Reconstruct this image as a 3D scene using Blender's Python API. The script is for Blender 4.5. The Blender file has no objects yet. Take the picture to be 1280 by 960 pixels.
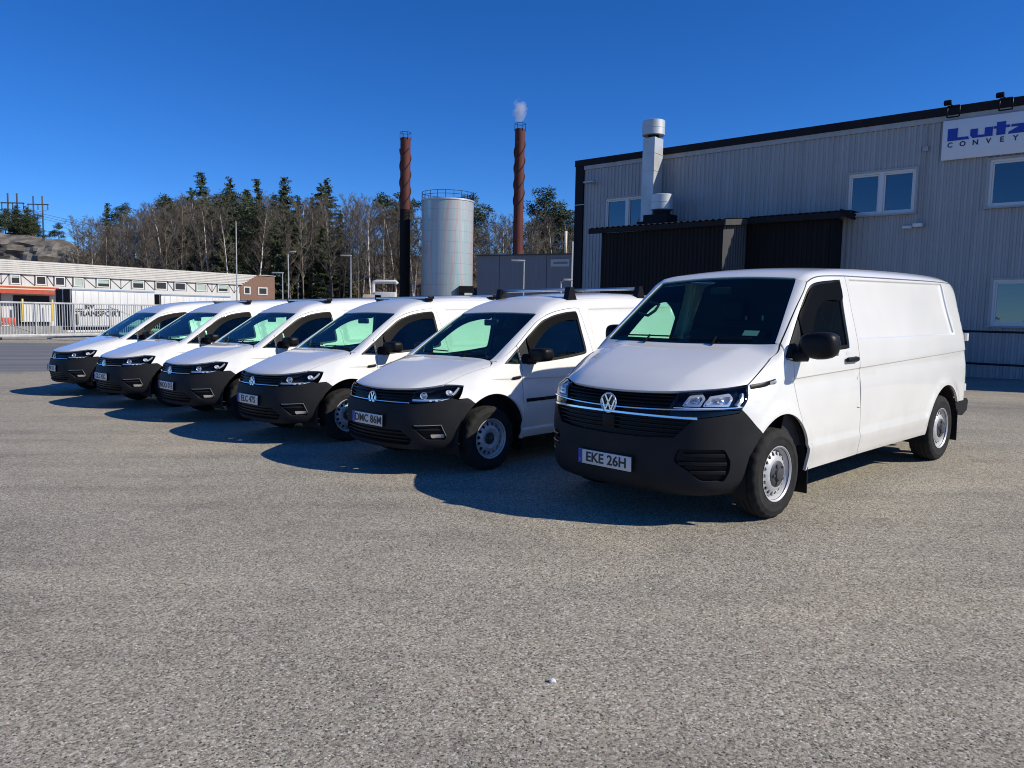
import bpy, bmesh, math, random
import numpy as np
import mathutils
from mathutils import Vector, Matrix, Euler
R = math.radians
random.seed(7); np.random.seed(7)

# ------------------------------------------------------------------ camera, sky, sun, exposure
sc = bpy.context.scene
cam_d = bpy.data.cameras.new('camera'); cam = bpy.data.objects.new('camera', cam_d); sc.collection.objects.link(cam)
cam_d.sensor_width = 36.0; cam_d.lens = 952.0 / 1280 * 36.0; cam_d.clip_start = .05; cam_d.clip_end = 4000
cam.location = (0, 0, 1.55); cam.rotation_euler = (R(90 - 5.347), 0, 0)
sc.camera = cam

SUN_AZ, SUN_EL = R(107), R(35)                # azimuth clockwise from +Y
w = bpy.data.worlds.new('World'); sc.world = w; w.use_nodes = True
nt = w.node_tree; bg = nt.nodes['Background']
sky = nt.nodes.new('ShaderNodeTexSky'); sky.sky_type = 'NISHITA'; sky.sun_disc = False
sky.sun_elevation = SUN_EL; sky.sun_rotation = SUN_AZ; sky.altitude = 0; sky.air_density = .7; sky.dust_density = 0.0; sky.ozone_density = 2.5
hs = nt.nodes.new('ShaderNodeHueSaturation'); hs.inputs['Saturation'].default_value = 1.3
wb = nt.nodes.new('ShaderNodeMix'); wb.data_type = 'RGBA'; wb.blend_type = 'MULTIPLY'; wb.inputs['Factor'].default_value = 1; wb.inputs[7].default_value = (.65, .98, 1.43, 1)   # cool white balance
nt.links.new(sky.outputs[0], hs.inputs['Color']); nt.links.new(hs.outputs[0], wb.inputs[6]); nt.links.new(wb.outputs[2], bg.inputs['Color'])
bg.inputs['Strength'].default_value = .10
sun_d = bpy.data.lights.new('sun', 'SUN'); sun_d.energy = 5.0; sun_d.angle = R(.53); sun_d.color = (1, .925, .79)
sun = bpy.data.objects.new('sun', sun_d); sc.collection.objects.link(sun)
sdir = Vector((math.sin(SUN_AZ) * math.cos(SUN_EL), math.cos(SUN_AZ) * math.cos(SUN_EL), math.sin(SUN_EL)))
sun.rotation_euler = sdir.to_track_quat('Z', 'Y').to_euler(); sun.location = (20, -10, 30)
sc.view_settings.view_transform = 'Standard'; sc.view_settings.look = 'None'
sc.view_settings.exposure = 0.0; sc.view_settings.gamma = 1.0; sc.view_settings.use_curve_mapping = False
sc.cycles.max_bounces = 10; sc.cycles.transparent_max_bounces = 24; sc.cycles.volume_bounces = 1
sc.cycles.sample_clamp_indirect = 6.0; sc.cycles.filter_width = 1.05

# ------------------------------------------------------------------ materials
def mat(name, col, rough=.5, metal=0., coat=0., spec=.5, noise=None, bump=None, coat_rough=.03):
    """noise = (scale, amount, detail): multiplies the colour; bump = (scale, strength, distance)"""
    m = bpy.data.materials.new(name); m.use_nodes = True; n = m.node_tree.nodes; l = m.node_tree.links; b = n['Principled BSDF']
    b.inputs['Base Color'].default_value = (*col, 1); b.inputs['Roughness'].default_value = rough; b.inputs['Metallic'].default_value = metal
    b.inputs['Coat Weight'].default_value = coat; b.inputs['Coat Roughness'].default_value = coat_rough; b.inputs['Specular IOR Level'].default_value = spec
    if noise or bump:
        tc = n.new('ShaderNodeTexCoord')
    if noise:
        t = n.new('ShaderNodeTexNoise'); t.inputs['Scale'].default_value = noise[0]; t.inputs['Detail'].default_value = noise[2] if len(noise) > 2 else 4
        l.new(tc.outputs['Object'], t.inputs['Vector'])
        r = n.new('ShaderNodeMapRange'); r.inputs['From Min'].default_value = .3; r.inputs['From Max'].default_value = .7
        r.inputs['To Min'].default_value = 1 - noise[1]; r.inputs['To Max'].default_value = 1 + noise[1]
        l.new(t.outputs['Fac'], r.inputs['Value'])
        x = n.new('ShaderNodeMix'); x.data_type = 'RGBA'; x.blend_type = 'MULTIPLY'; x.inputs['Factor'].default_value = 1
        x.inputs[6].default_value = (*col, 1); l.new(r.outputs[0], x.inputs[7]); l.new(x.outputs[2], b.inputs['Base Color'])
    if bump:
        t2 = n.new('ShaderNodeTexNoise'); t2.inputs['Scale'].default_value = bump[0]; t2.inputs['Detail'].default_value = 3
        l.new(tc.outputs['Object'], t2.inputs['Vector'])
        bp = n.new('ShaderNodeBump'); bp.inputs['Strength'].default_value = bump[1]; bp.inputs['Distance'].default_value = bump[2]
        l.new(t2.outputs['Fac'], bp.inputs['Height']); l.new(bp.outputs[0], b.inputs['Normal'])
    return m

def glass_mat(name, tint, ior=1.5, rough=0.):
    """thin pane: tinted transmission plus mirror reflection by Fresnel"""
    m = bpy.data.materials.new(name); m.use_nodes = True; n = m.node_tree.nodes; l = m.node_tree.links
    n.remove(n['Principled BSDF']); out = n['Material Output']
    a = n.new('ShaderNodeBsdfTransparent'); a.inputs[0].default_value = (*tint, 1)
    g = n.new('ShaderNodeBsdfGlossy'); g.inputs['Roughness'].default_value = rough
    f = n.new('ShaderNodeFresnel'); ge = n.new('ShaderNodeNewGeometry'); mr = n.new('ShaderNodeMapRange')      # same mirror share from both faces of the pane
    mr.inputs['To Min'].default_value = ior; mr.inputs['To Max'].default_value = 1 / ior; l.new(ge.outputs['Backfacing'], mr.inputs['Value']); l.new(mr.outputs[0], f.inputs['IOR'])
    x = n.new('ShaderNodeMixShader'); l.new(f.outputs[0], x.inputs[0]); l.new(a.outputs[0], x.inputs[1]); l.new(g.outputs[0], x.inputs[2])
    l.new(x.outputs[0], out.inputs[0]); return m

M = {}
M['paint'] = mat('white_vehicle_paint', (.80, .795, .755), .32, coat=1.0, noise=(1.7, .045, 8), coat_rough=.03)
def road_film(m, top=.62, amount=.30):
    """thin brown road film on the lower panels"""
    n = m.node_tree.nodes; l = m.node_tree.links; b = n['Principled BSDF']; old = b.inputs['Base Color'].links[0].from_socket
    tc = n.new('ShaderNodeTexCoord'); sp = n.new('ShaderNodeSeparateXYZ'); l.new(tc.outputs['Object'], sp.inputs[0])
    t = n.new('ShaderNodeTexNoise'); t.inputs['Scale'].default_value = 5; t.inputs['Detail'].default_value = 8; t.inputs['Roughness'].default_value = .65; l.new(tc.outputs['Object'], t.inputs['Vector'])
    a = n.new('ShaderNodeMath'); a.operation = 'MULTIPLY_ADD'; a.inputs[1].default_value = .55; l.new(t.outputs['Fac'], a.inputs[0]); l.new(sp.outputs['Z'], a.inputs[2])
    r = n.new('ShaderNodeMapRange'); r.inputs['From Min'].default_value = top + .28; r.inputs['From Max'].default_value = top - .12; r.inputs['To Max'].default_value = amount; l.new(a.outputs[0], r.inputs['Value'])
    x = n.new('ShaderNodeMix'); x.data_type = 'RGBA'; l.new(r.outputs[0], x.inputs[0]); l.new(old, x.inputs[6]); x.inputs[7].default_value = (.36, .32, .26, 1); l.new(x.outputs[2], b.inputs['Base Color'])
road_film(M['paint'])
M['plastic'] = mat('dark_grey_bumper_plastic', (.019, .0195, .021), .60, spec=.14, noise=(5, .15), bump=(900, .15, .0006))
M['black'] = mat('black_trim_plastic', (.008, .008, .009), .42, spec=.18)
M['deflector'] = mat('smoked_deflector', (.003, .003, .0035), .45, spec=.04)
M['gloss_black'] = mat('gloss_black', (.005, .005, .006), .10, spec=.4)
M['interior'] = mat('dark_interior_trim', (.018, .018, .020), .75)
M['seat'] = mat('dark_seat_fabric', (.022, .022, .025), .9)
M['liner'] = mat('grey_headliner', (.05, .053, .055), .9)
M['glass'] = glass_mat('green_tinted_glass', (.56, .86, .70))
M['side_glass'] = glass_mat('side_window_glass', (.55, .84, .72))
M['lens'] = glass_mat('clear_lamp_lens', (.92, .95, .97), 1.45)
M['chrome'] = mat('chrome', (.86, .86, .85), .16, .85)
M['lamp_cup'] = mat('lamp_reflector', (.80, .80, .80), .22, .55)
M['steel'] = mat('silver_steel_wheel', (.50, .50, .50), .42, .25, noise=(9, .08))
M['dark_steel'] = mat('dark_wheel_centre', (.05, .052, .055), .5)
M['rubber'] = mat('tyre_rubber', (.020, .020, .020), .85, spec=.25, noise=(14, .3), bump=(160, .35, .002))
M['under'] = mat('underbody_black', (.006, .006, .006), .9)
M['plate'] = mat('plate_white', (.62, .62, .60), .45)
M['plate_blue'] = mat('plate_blue', (.01, .04, .32), .45)
M['ink'] = mat('plate_black_ink', (.012, .012, .014), .5)
M['alu'] = mat('brushed_aluminium', (.62, .63, .64), .34, 1.)
M['white_plastic'] = mat('white_lamp_plastic', (.86, .87, .87), .3)
M['mirror_glass'] = mat('mirror_glass', (.8, .82, .84), .03, 1.)
M['red_lens'] = mat('red_lamp_lens', (.35, .01, .012), .15, coat=.5)
M['sticker'] = mat('pale_sticker', (.45, .5, .47), .6)
# ------------------------------------------------------------------ smooth body shells (vehicle surfaces)
def sstep(a, b, x):
    t = np.clip((x - a) / (b - a), 0, 1)
    return t * t * (3 - 2 * t)

def curve(pts, n=600, smooth=9):
    xs = np.array([p[0] for p in pts], float); ys = np.array([p[1] for p in pts], float)
    q = np.linspace(xs[0], xs[-1], n); v = np.interp(q, xs, ys)
    for _ in range(3):
        p = np.pad(v, smooth, mode='edge')
        v = np.convolve(p, np.ones(2 * smooth + 1) / (2 * smooth + 1), 'valid')
    return lambda x: np.interp(x, q, v)

def spline(pts, closed=False, step=.03):
    """Catmull-Rom through points, resampled at about step."""
    P = np.asarray(pts, float); n = len(P); out = []
    idx = range(n if closed else n - 1)
    for i in idx:
        if closed: a, b, c, d = P[(i - 1) % n], P[i], P[(i + 1) % n], P[(i + 2) % n]
        else: a, b, c, d = P[max(i - 1, 0)], P[i], P[i + 1], P[min(i + 2, n - 1)]
        m = max(2, int(np.linalg.norm(c - b) / step + .5))
        for k in range(m):
            t = k / m
            out.append(.5 * ((2 * b) + (c - a) * t + (2 * a - 5 * b + 4 * c - d) * t * t + (3 * b - a - 3 * c + d) * t ** 3))
    if not closed: out.append(P[-1])
    return np.array(out)

def line(pts, closed=False, step=.03):
    P = np.asarray(pts, float); out = []
    n = len(P)
    for i in range(n if closed else n - 1):
        b, c = P[i], P[(i + 1) % n]
        m = max(1, int(np.linalg.norm(c - b) / step + .5))
        for k in range(m): out.append(b + (c - b) * k / m)
    if not closed: out.append(P[-1])
    return np.array(out)

def rounded(pts, r, step=.02):
    """Closed polygon with rounded corners; r one radius or one per corner."""
    P = np.asarray(pts, float); n = len(P); out = []
    rr = [r] * n if np.isscalar(r) else r
    for i in range(n):
        a, b, c = P[i - 1], P[i], P[(i + 1) % n]
        u = a - b; v = c - b; lu = np.linalg.norm(u); lv = np.linalg.norm(v); u /= lu; v /= lv
        d = min(rr[i], lu * .49, lv * .49)
        if d < 1e-4: out.append(b); continue
        p, q = b + u * d, b + v * d
        for k in range(6):
            t = k / 5; out.append((1 - t) ** 2 * p + 2 * t * (1 - t) * b + t * t * q)
    return line(np.array(out), True, step)

def inside_poly(P, poly):
    x, y = P[:, 0], P[:, 1]; r = np.zeros(len(P), bool); n = len(poly)
    for i in range(n):
        x1, y1 = poly[i]; x2, y2 = poly[(i + 1) % n]
        if y1 == y2: continue
        c = ((y1 > y) != (y2 > y)) & (x < (x2 - x1) * (y - y1) / (y2 - y1) + x1)
        r ^= c
    return r

def seg_dist(P, A, B):
    """distance of each P to the nearest of segments A-B"""
    best = np.full(len(P), 1e9)
    for a, b in zip(A, B):
        d = b - a; L = d @ d + 1e-12
        t = np.clip(((P - a) @ d) / L, 0, 1)
        q = P - a - t[:, None] * d
        best = np.minimum(best, (q * q).sum(1))
    return np.sqrt(best)

def poly_sd(P, poly):
    poly = np.asarray(poly, float)
    d = seg_dist(P, poly, np.roll(poly, -1, 0))
    return np.where(inside_poly(P, poly), -d, d)

class Shell:
    def __init__(s, profile, width, bowF, bowR, crown, k, xr, axis=-.2):
        s.W = width; s.bowF = bowF; s.bowR = bowR; s.crown = crown; s.k = k; s.xr = xr; s.axis = axis
        poly = spline(profile, True, .05)
        s.h = .02; s.x0 = poly[:, 0].min() - .5; s.z0 = -.3
        nx = int((poly[:, 0].max() + .5 - s.x0) / s.h); nz = int(2.7 / s.h)
        gx, gz = np.meshgrid(s.x0 + s.h * np.arange(nx), s.z0 + s.h * np.arange(nz), indexing='ij')
        g = poly_sd(np.stack([gx.ravel(), gz.ravel()], -1), poly).reshape(nx, nz)
        for _ in range(2):
            for ax in (0, 1):
                p = np.pad(g, [(1, 1) if i == ax else (0, 0) for i in (0, 1)], mode='edge')
                g = (p[:-2] + 2 * p[1:-1] + p[2:]) / 4 if ax == 0 else (p[:, :-2] + 2 * p[:, 1:-1] + p[:, 2:]) / 4
        s.g = g
    def _sd(s, x, z):
        fx = np.clip((x - s.x0) / s.h, 1, s.g.shape[0] - 3.001); fz = np.clip((z - s.z0) / s.h, 1, s.g.shape[1] - 3.001)
        i = fx.astype(int); j = fz.astype(int); tx = fx - i; tz = fz - j
        def w(t): return (.5 * (-t + 2 * t * t - t ** 3), .5 * (2 - 5 * t * t + 3 * t ** 3), .5 * (t + 4 * t * t - 3 * t ** 3), .5 * (t ** 3 - t * t))
        wx, wz = w(tx), w(tz); r = 0
        for a in range(4):
            for b in range(4): r = r + wx[a] * wz[b] * s.g[i + a - 1, j + b - 1]
        return r
    def f(s, P):
        x, y, z = P[:, 0], np.abs(P[:, 1]), P[:, 2]
        x2 = x + s.bowF(y, z) * sstep(-1.4, -.5, x) - s.bowR(y, z) * sstep(s.xr + 1.0, s.xr + .3, x)
        z2 = z + s.crown(x, y, z)
        a = s._sd(x2, z2); b = y - s.W(x, z)
        k = s.k(x, z); h = np.clip(.5 + .5 * (a - b) / k, 0, 1)
        return b + (a - b) * h + k * h * (1 - h)
    def grad(s, P, e=.004):
        g = np.stack([s.f(P + d) - s.f(P - d) for d in np.eye(3) * e], -1)
        return g / (np.linalg.norm(g, axis=1)[:, None] + 1e-9)
    def solve(s, O, D, t0):
        """march from outside at t0 along D (unit) to f = 0"""
        t = np.full(len(O), float(t0)) if np.isscalar(t0) else t0.copy()
        for _ in range(60):
            v = s.f(O + D * t[:, None]); t += np.clip(v, -.05, .2) * .8
        for _ in range(4):
            v = s.f(O + D * t[:, None]); v2 = s.f(O + D * (t + .002)[:, None])
            dv = (v2 - v) / .002; dv = np.where(np.abs(dv) < .15, -.15, dv)
            t -= np.clip(v / dv, -.03, .03)
        return O + D * t[:, None]
    def lift(s, mode, uv):
        uv = np.atleast_2d(np.asarray(uv, float)); n = len(uv); O = np.zeros((n, 3)); D = np.zeros((n, 3))
        if mode == 'side': O[:, 0] = uv[:, 0]; O[:, 2] = uv[:, 1]; O[:, 1] = 1.4; D[:, 1] = -1
        elif mode == 'top': O[:, 0] = uv[:, 0]; O[:, 1] = uv[:, 1]; O[:, 2] = 2.3; D[:, 2] = -1
        elif mode == 'front': O[:, 1] = uv[:, 0]; O[:, 2] = uv[:, 1]; O[:, 0] = 1.6; D[:, 0] = -1
        elif mode == 'rear': O[:, 1] = uv[:, 0]; O[:, 2] = uv[:, 1]; O[:, 0] = s.xr - .6; D[:, 0] = 1
        elif mode == 'cyl':
            th = uv[:, 0]; c, sn = np.cos(th), np.sin(th)
            O[:, 0] = s.axis + 2.0 * c; O[:, 1] = 2.0 * sn; O[:, 2] = uv[:, 1]; D[:, 0] = -c; D[:, 1] = -sn
        return s.solve(O, D, 0.)
    def param(s, mode, P):
        P = np.atleast_2d(P)
        if mode == 'side': return P[:, [0, 2]]
        if mode == 'top': return P[:, [0, 1]]
        if mode in ('front', 'rear'): return P[:, [1, 2]]
        return np.stack([np.arctan2(P[:, 1], P[:, 0] - s.axis), P[:, 2]], -1)

def make_big_van_shell():
    prof = [(.45, .19), (.70, .205), (.82, .235), (.885, .30), (.905, .42), (.90, .55), (.890, .70), (.876, .82), (.855, .91), (.825, .965), (.76, 1.01), (.62, 1.085), (.35, 1.185),
            (.10, 1.262), (-.02, 1.302), (-.20, 1.455), (-.42, 1.648), (-.60, 1.80), (-.70, 1.872), (-.85, 1.918), (-1.1, 1.950), (-1.6, 1.972), (-2.4, 1.982), (-3.2, 1.978), (-3.8, 1.962), (-4.08, 1.935),
            (-4.19, 1.87), (-4.235, 1.76), (-4.27, 1.55), (-4.30, 1.25), (-4.315, .95), (-4.315, .6), (-4.28, .38), (-4.18, .28), (-3.6, .25), (-2, .25), (-.5, .23)]
    Wz = curve([(.1, .89), (.22, .905), (.35, .922), (.48, .934), (.60, .943), (.80, .950), (1.0, .947), (1.15, .935), (1.28, .915), (1.45, .872), (1.6, .836), (1.75, .806), (1.87, .786), (2.1, .73)])
    def W(x, z):
        w = Wz(z) - .17 * np.clip(x - .12, 0, 2) ** 2 - .02 * np.clip(-3.2 - x, 0, 2) ** 2
        w = w - .03 * sstep(1.2, 1.9, z) * sstep(-1.5, .2, x)
        for cx in (0., -3.4):                                   # wheel-arch flares
            r = np.hypot(x - cx, z - .36)
            w = w + .016 * np.exp(-((r - .45) / .055) ** 2) * sstep(.12, .62, z)
        # body crease line: the panel above overhangs the one below
        zc = 1.052 - .0232 * x
        w = w - .012 * (1 - sstep(zc - .012, zc, z)) * sstep(zc - .20, zc - .012, z) * sstep(.35, .0, x)
        # lower crease above the sill
        inner = sstep(-.36, -.42, x) * sstep(-2.98, -2.92, x)
        w = w + .014 * inner * (1 - sstep(.505, .522, z)) * sstep(.34, .50, z)
        # pressed upper side panel
        d = np.maximum.reduce([x + 1.375, (-3.621 - .2 * (1.846 - z)) - x, z - (1.832 - .0065 * (x + 1.33)), 1.325 - z])
        w = w - .025 * sstep(.007, -.007, d)
        return w
    bowF = lambda y, z: .055 * y * y + (.165 * y ** 2 + .19 * y ** 4) * (1 - sstep(.90, 1.28, z))
    bowR = lambda y, z: .14 * y * y + .10 * y ** 4
    def crown(x, y, z):
        yc = .47 + .16 * np.clip(.72 - x, 0, .75)                       # bonnet crease line
        d = y - yc; sp = .5 * (d + np.sqrt(d * d + .0003))
        return .045 * (y / .8) ** 2 * sstep(1.3, 1.85, z) * (.25 + .75 * sstep(-.55, -1.1, x)) + .16 * sp * sstep(-.12, .05, x) * sstep(.93, 1.0, z) * sstep(1.45, 1.3, z)
    k = lambda x, z: .085 + .165 * sstep(-.1, .4, x) * sstep(1.25, .9, z) + .03 * sstep(-1.0, -1.6, x)
    return Shell(prof, W, bowF, bowR, crown, k, -4.315)

def make_small_van_shell():
    prof = [(.40, .17), (.62, .185), (.76, .215), (.835, .275), (.862, .37), (.866, .47), (.858, .57), (.835, .655), (.815, .72), (.80, .77), (.775, .815), (.71, .855), (.50, .925),
            (.20, 1.010), (-.05, 1.065), (-.16, 1.092), (-.32, 1.198), (-.55, 1.352), (-.75, 1.482), (-.86, 1.550), (-.97, 1.615), (-1.10, 1.675), (-1.30, 1.730), (-1.6, 1.770), (-2.1, 1.795), (-2.7, 1.80), (-3.1, 1.788),
            (-3.34, 1.755), (-3.43, 1.68), (-3.47, 1.50), (-3.50, 1.1), (-3.525, .8), (-3.53, .5), (-3.49, .32), (-3.35, .25), (-2, .22), (-.5, .2)]
    Wz = curve([(.1, .83), (.25, .855), (.40, .875), (.55, .886), (.70, .892), (.85, .884), (.98, .864), (1.06, .842), (1.2, .795), (1.35, .747), (1.5, .708), (1.62, .675), (1.72, .645), (1.95, .58)])
    def W(x, z):
        w = Wz(z) - .27 * np.clip(x - .12, 0, 2) ** 2 - .03 * np.clip(-2.5 - x, 0, 2) ** 2
        w = w - .03 * sstep(1.0, 1.6, z) * sstep(-1.4, .2, x)
        w = w - .06 * sstep(.80, 1.05, z) * sstep(-.35, .3, x)
        for cx in (0., -2.68):
            r = np.hypot(x - cx, z - .33)
            w = w + .020 * np.exp(-((r - .43) / .06) ** 2) * sstep(.10, .58, z)
        zc = .905 + .03 * x
        w = w - .008 * (1 - sstep(zc - .012, zc, z)) * sstep(zc - .20, zc - .012, z) * sstep(.2, -.1, x)
        inner = sstep(-.36, -.42, x) * sstep(-2.34, -2.26, x)
        w = w + .016 * inner * (1 - sstep(.36, .385, z)) * sstep(.26, .34, z)
        d = np.maximum.reduce([x + 1.64, -3.30 - x, z - (1.600 - .02 * (x + 2.2)), 1.10 - z])
        w = w - .012 * sstep(.012, -.012, d)
        return w
    bowF = lambda y, z: .045 * y * y + (.22 * y ** 2 + .26 * y ** 4) * (1 - sstep(.72, 1.08, z))
    bowR = lambda y, z: .12 * y * y + .12 * y ** 4
    def crown(x, y, z):
        yc = .47 + .19 * np.clip(.68 - x, 0, .75)
        d = y - yc; sp = .5 * (d + np.sqrt(d * d + .0004))
        return .06 * (y / .75) ** 2 * sstep(1.2, 1.75, z) * (.3 + .7 * sstep(-.8, -1.4, x)) + .17 * sp * sstep(-.25, -.05, x) * sstep(.76, .84, z) * sstep(1.25, 1.08, z)
    k = lambda x, z: .085 + .185 * sstep(-.1, .4, x) * sstep(1.1, .75, z) + .07 * sstep(1.45, 1.7, z)
    return Shell(prof, W, bowF, bowR, crown, k, -3.53)
# ------------------------------------------------------------------ mesh helpers
COL = bpy.context.scene.collection

def link(o, parent=None):
    COL.objects.link(o)
    if parent is not None: o.parent = parent
    return o

def mesh_obj(name, V, F, mat, parent=None, smooth=False, normals=None, mats=None, midx=None):
    me = bpy.data.meshes.new(name)
    me.from_pydata([tuple(map(float, v)) for v in V], [], [tuple(map(int, f)) for f in F])
    for m in (mats or [mat]): me.materials.append(m)
    if midx is not None: me.polygons.foreach_set('material_index', np.asarray(midx, np.int32))
    if smooth: me.polygons.foreach_set('use_smooth', np.ones(len(me.polygons), bool))
    me.update()
    if normals is not None:
        me.normals_split_custom_set_from_vertices([tuple(map(float, n)) for n in normals])
    return link(bpy.data.objects.new(name, me), parent)

class MB:
    """collects simple solids; build() links them as one mesh object"""
    def __init__(s): s.V = []; s.F = []; s.S = []
    def add(s, V, F, smooth=False, M=None):
        b = len(s.V)
        for v in V:
            s.V.append(tuple(M @ Vector(v)) if M is not None else tuple(v))
        for f in F: s.F.append(tuple(i + b for i in f)); s.S.append(smooth)
        return s
    def box(s, c, d, M=None, bev=0.):
        x, y, z = d[0] / 2, d[1] / 2, d[2] / 2
        if bev <= 0:
            V = [(c[0] + a * x, c[1] + b * y, c[2] + e * z) for a in (-1, 1) for b in (-1, 1) for e in (-1, 1)]
            F = [(0, 1, 3, 2), (4, 6, 7, 5), (0, 4, 5, 1), (2, 3, 7, 6), (0, 2, 6, 4), (1, 5, 7, 3)]
            return s.add(V, F, False, M)
        bm = bmesh.new(); bmesh.ops.create_cube(bm, size=1.)
        for v in bm.verts: v.co = Vector((c[0] + v.co.x * d[0], c[1] + v.co.y * d[1], c[2] + v.co.z * d[2]))
        bmesh.ops.bevel(bm, geom=bm.edges[:], offset=min(bev, min(d) * .49), segments=2, affect='EDGES', profile=.5)
        bm.verts.index_update()
        s.add([v.co[:] for v in bm.verts], [[v.index for v in f.verts] for f in bm.faces], True, M); bm.free(); return s
    def tube(s, pts, r, n=8, cap=True, M=None, smooth=True):
        P = [Vector(p) for p in pts]; rr = [r] * len(P) if np.isscalar(r) else list(r)
        V = []; F = []; up = None
        for i, p in enumerate(P):
            t = (P[min(i + 1, len(P) - 1)] - P[max(i - 1, 0)]).normalized()
            if up is None:
                up = t.orthogonal().normalized()
            up = (up - t * up.dot(t)).normalized(); w = t.cross(up)
            for k in range(n):
                a = 2 * math.pi * k / n
                V.append(p + (up * math.cos(a) + w * math.sin(a)) * rr[i])
        for i in range(len(P) - 1):
            for k in range(n):
                a, b = i * n + k, i * n + (k + 1) % n
                F.append((a, b, b + n, a + n))
        s.add([tuple(v) for v in V], F, smooth, M)
        if cap:
            b = len(s.V) - len(V)
            s.F.append(tuple(b + k for k in range(n))[::-1]); s.S.append(False)
            s.F.append(tuple(len(s.V) - n + k for k in range(n))); s.S.append(False)
        return s
    def lathe(s, prof, n=32, M=None, axis='z', arc=1., smooth=True, closed=False):
        """prof: (radius, height) pairs spun about an axis"""
        V = []; F = []; m = len(prof); steps = n if arc >= 1 else n + 1
        for k in range(steps):
            a = 2 * math.pi * arc * k / n; c, q = math.cos(a), math.sin(a)
            for r, h in prof:
                V.append((r * c, r * q, h) if axis == 'z' else (r * c, h, r * q))
        for k in range(n):
            k2 = (k + 1) % steps if arc >= 1 else k + 1
            for i in range(m if closed else m - 1):
                j = (i + 1) % m
                F.append((k * m + i, k2 * m + i, k2 * m + j, k * m + j))
        return s.add(V, F, smooth, M)
    def prism(s, poly, d0, d1, axis='y', M=None):
        """extrude a 2-D polygon; axis y: poly is (x,z); axis x: poly is (y,z); axis z: poly is (x,y)"""
        n = len(poly)
        def p(a, d): return {'y': (a[0], d, a[1]), 'x': (d, a[0], a[1]), 'z': (a[0], a[1], d)}[axis]
        V = [p(a, d0) for a in poly] + [p(a, d1) for a in poly]
        F = [tuple(range(n))[::-1], tuple(range(n, 2 * n))] + [(i, (i + 1) % n, n + (i + 1) % n, n + i) for i in range(n)]
        return s.add(V, F, False, M)
    def build(s, name, mat, parent=None):
        me = bpy.data.meshes.new(name); me.from_pydata(s.V, [], s.F); me.materials.append(mat)
        me.polygons.foreach_set('use_smooth', np.array(s.S, bool)); me.update()
        bm = bmesh.new(); bm.from_mesh(me); bmesh.ops.recalc_face_normals(bm, faces=bm.faces[:])
        for e in bm.edges:
            if len(e.link_faces) == 2 and e.calc_face_angle(0) > .7: e.smooth = False
        bm.to_mesh(me); bm.free()
        return link(bpy.data.objects.new(name, me), parent)

def thing(name, label, cat, loc=(0, 0, 0), rot=(0, 0, 0), group=None):
    o = bpy.data.objects.new(name, None); o.empty_display_size = .2; COL.objects.link(o)
    o.location = loc; o.rotation_euler = rot
    return tag(o, label, cat, group)

def tag(o, label=None, cat=None, group=None, kind=None):
    if label: o['label'] = label
    if cat: o['category'] = cat
    if group: o['group'] = group
    if kind: o['kind'] = kind
    return o

def copy_tree(o, parent=None):
    c = o.copy(); COL.objects.link(c)
    if parent is not None: c.parent = parent
    for ch in list(o.children): copy_tree(ch, c)
    return c

# ---- panels: constrained triangulations laid on a shell
MODE_SCALE = {'side': (1, 1), 'top': (1, 1), 'front': (1, 1), 'rear': (1, 1), 'cyl': (.95, 1), 'sph': (1.4, 1.4), 'sph2': (1.1, 1.1)}
SPH = {'sph': (-1.0, 0, .4), 'sph2': (-1.5, 0, .9)}

def s_lift(sh, mode, uv):
    if mode in SPH:
        uv = np.atleast_2d(uv); c = np.array(SPH[mode]); D = np.stack([np.ones(len(uv)), uv[:, 0], uv[:, 1]], -1)
        D /= np.linalg.norm(D, axis=1)[:, None]
        return sh.solve(c + D * 3.2, -D, 0.)
    return sh.lift(mode, uv)
def s_param(sh, mode, P):
    if mode in SPH:
        d = np.atleast_2d(P) - np.array(SPH[mode]); return d[:, 1:] / d[:, :1]
    return sh.param(mode, P)

def on(sh, mode, pts, smooth=True, step=.025):
    """curve on the shell: points are (u,v) of the mode, or rough xyz; returns dense xyz"""
    P = np.asarray(pts, float)
    if P.shape[1] == 3: P = s_param(sh, mode, P)
    P = spline(P, False, step) if smooth else line(P, False, step)
    return s_lift(sh, mode, P)

def join(*cs):
    out = [cs[0]]
    for c in cs[1:]:
        c = np.asarray(c)
        if np.linalg.norm(out[-1][-1] - c[0]) < 1e-3: c = c[1:]
        if len(c): out.append(c)
    r = np.concatenate(out)
    if np.linalg.norm(r[0] - r[-1]) < 1e-3: r = r[:-1]
    return r

def clean_loop(P, step):
    out = [P[0]]
    for p in P[1:]:
        if np.linalg.norm(p - out[-1]) > step * .35: out.append(p)
    if len(out) > 3 and np.linalg.norm(out[0] - out[-1]) < step * .35: out.pop()
    return np.array(out)

def inset(P, d):
    """closed loop shifted towards its inside (P counter-clockwise) by d"""
    a = np.roll(P, 1, 0); b = np.roll(P, -1, 0)
    e1 = P - a; e2 = b - P
    e1 /= np.linalg.norm(e1, axis=1)[:, None] + 1e-12; e2 /= np.linalg.norm(e2, axis=1)[:, None] + 1e-12
    n1 = np.stack([-e1[:, 1], e1[:, 0]], -1); n2 = np.stack([-e2[:, 1], e2[:, 0]], -1)
    n = n1 + n2; n /= np.linalg.norm(n, axis=1)[:, None] + 1e-9
    c = np.clip((n * n1).sum(1), .5, 1)
    return P + n * (d / c)[:, None]

def area2(P): return .5 * np.sum(P[:, 0] * np.roll(P[:, 1], -1) - P[:, 1] * np.roll(P[:, 0], -1))

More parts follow.
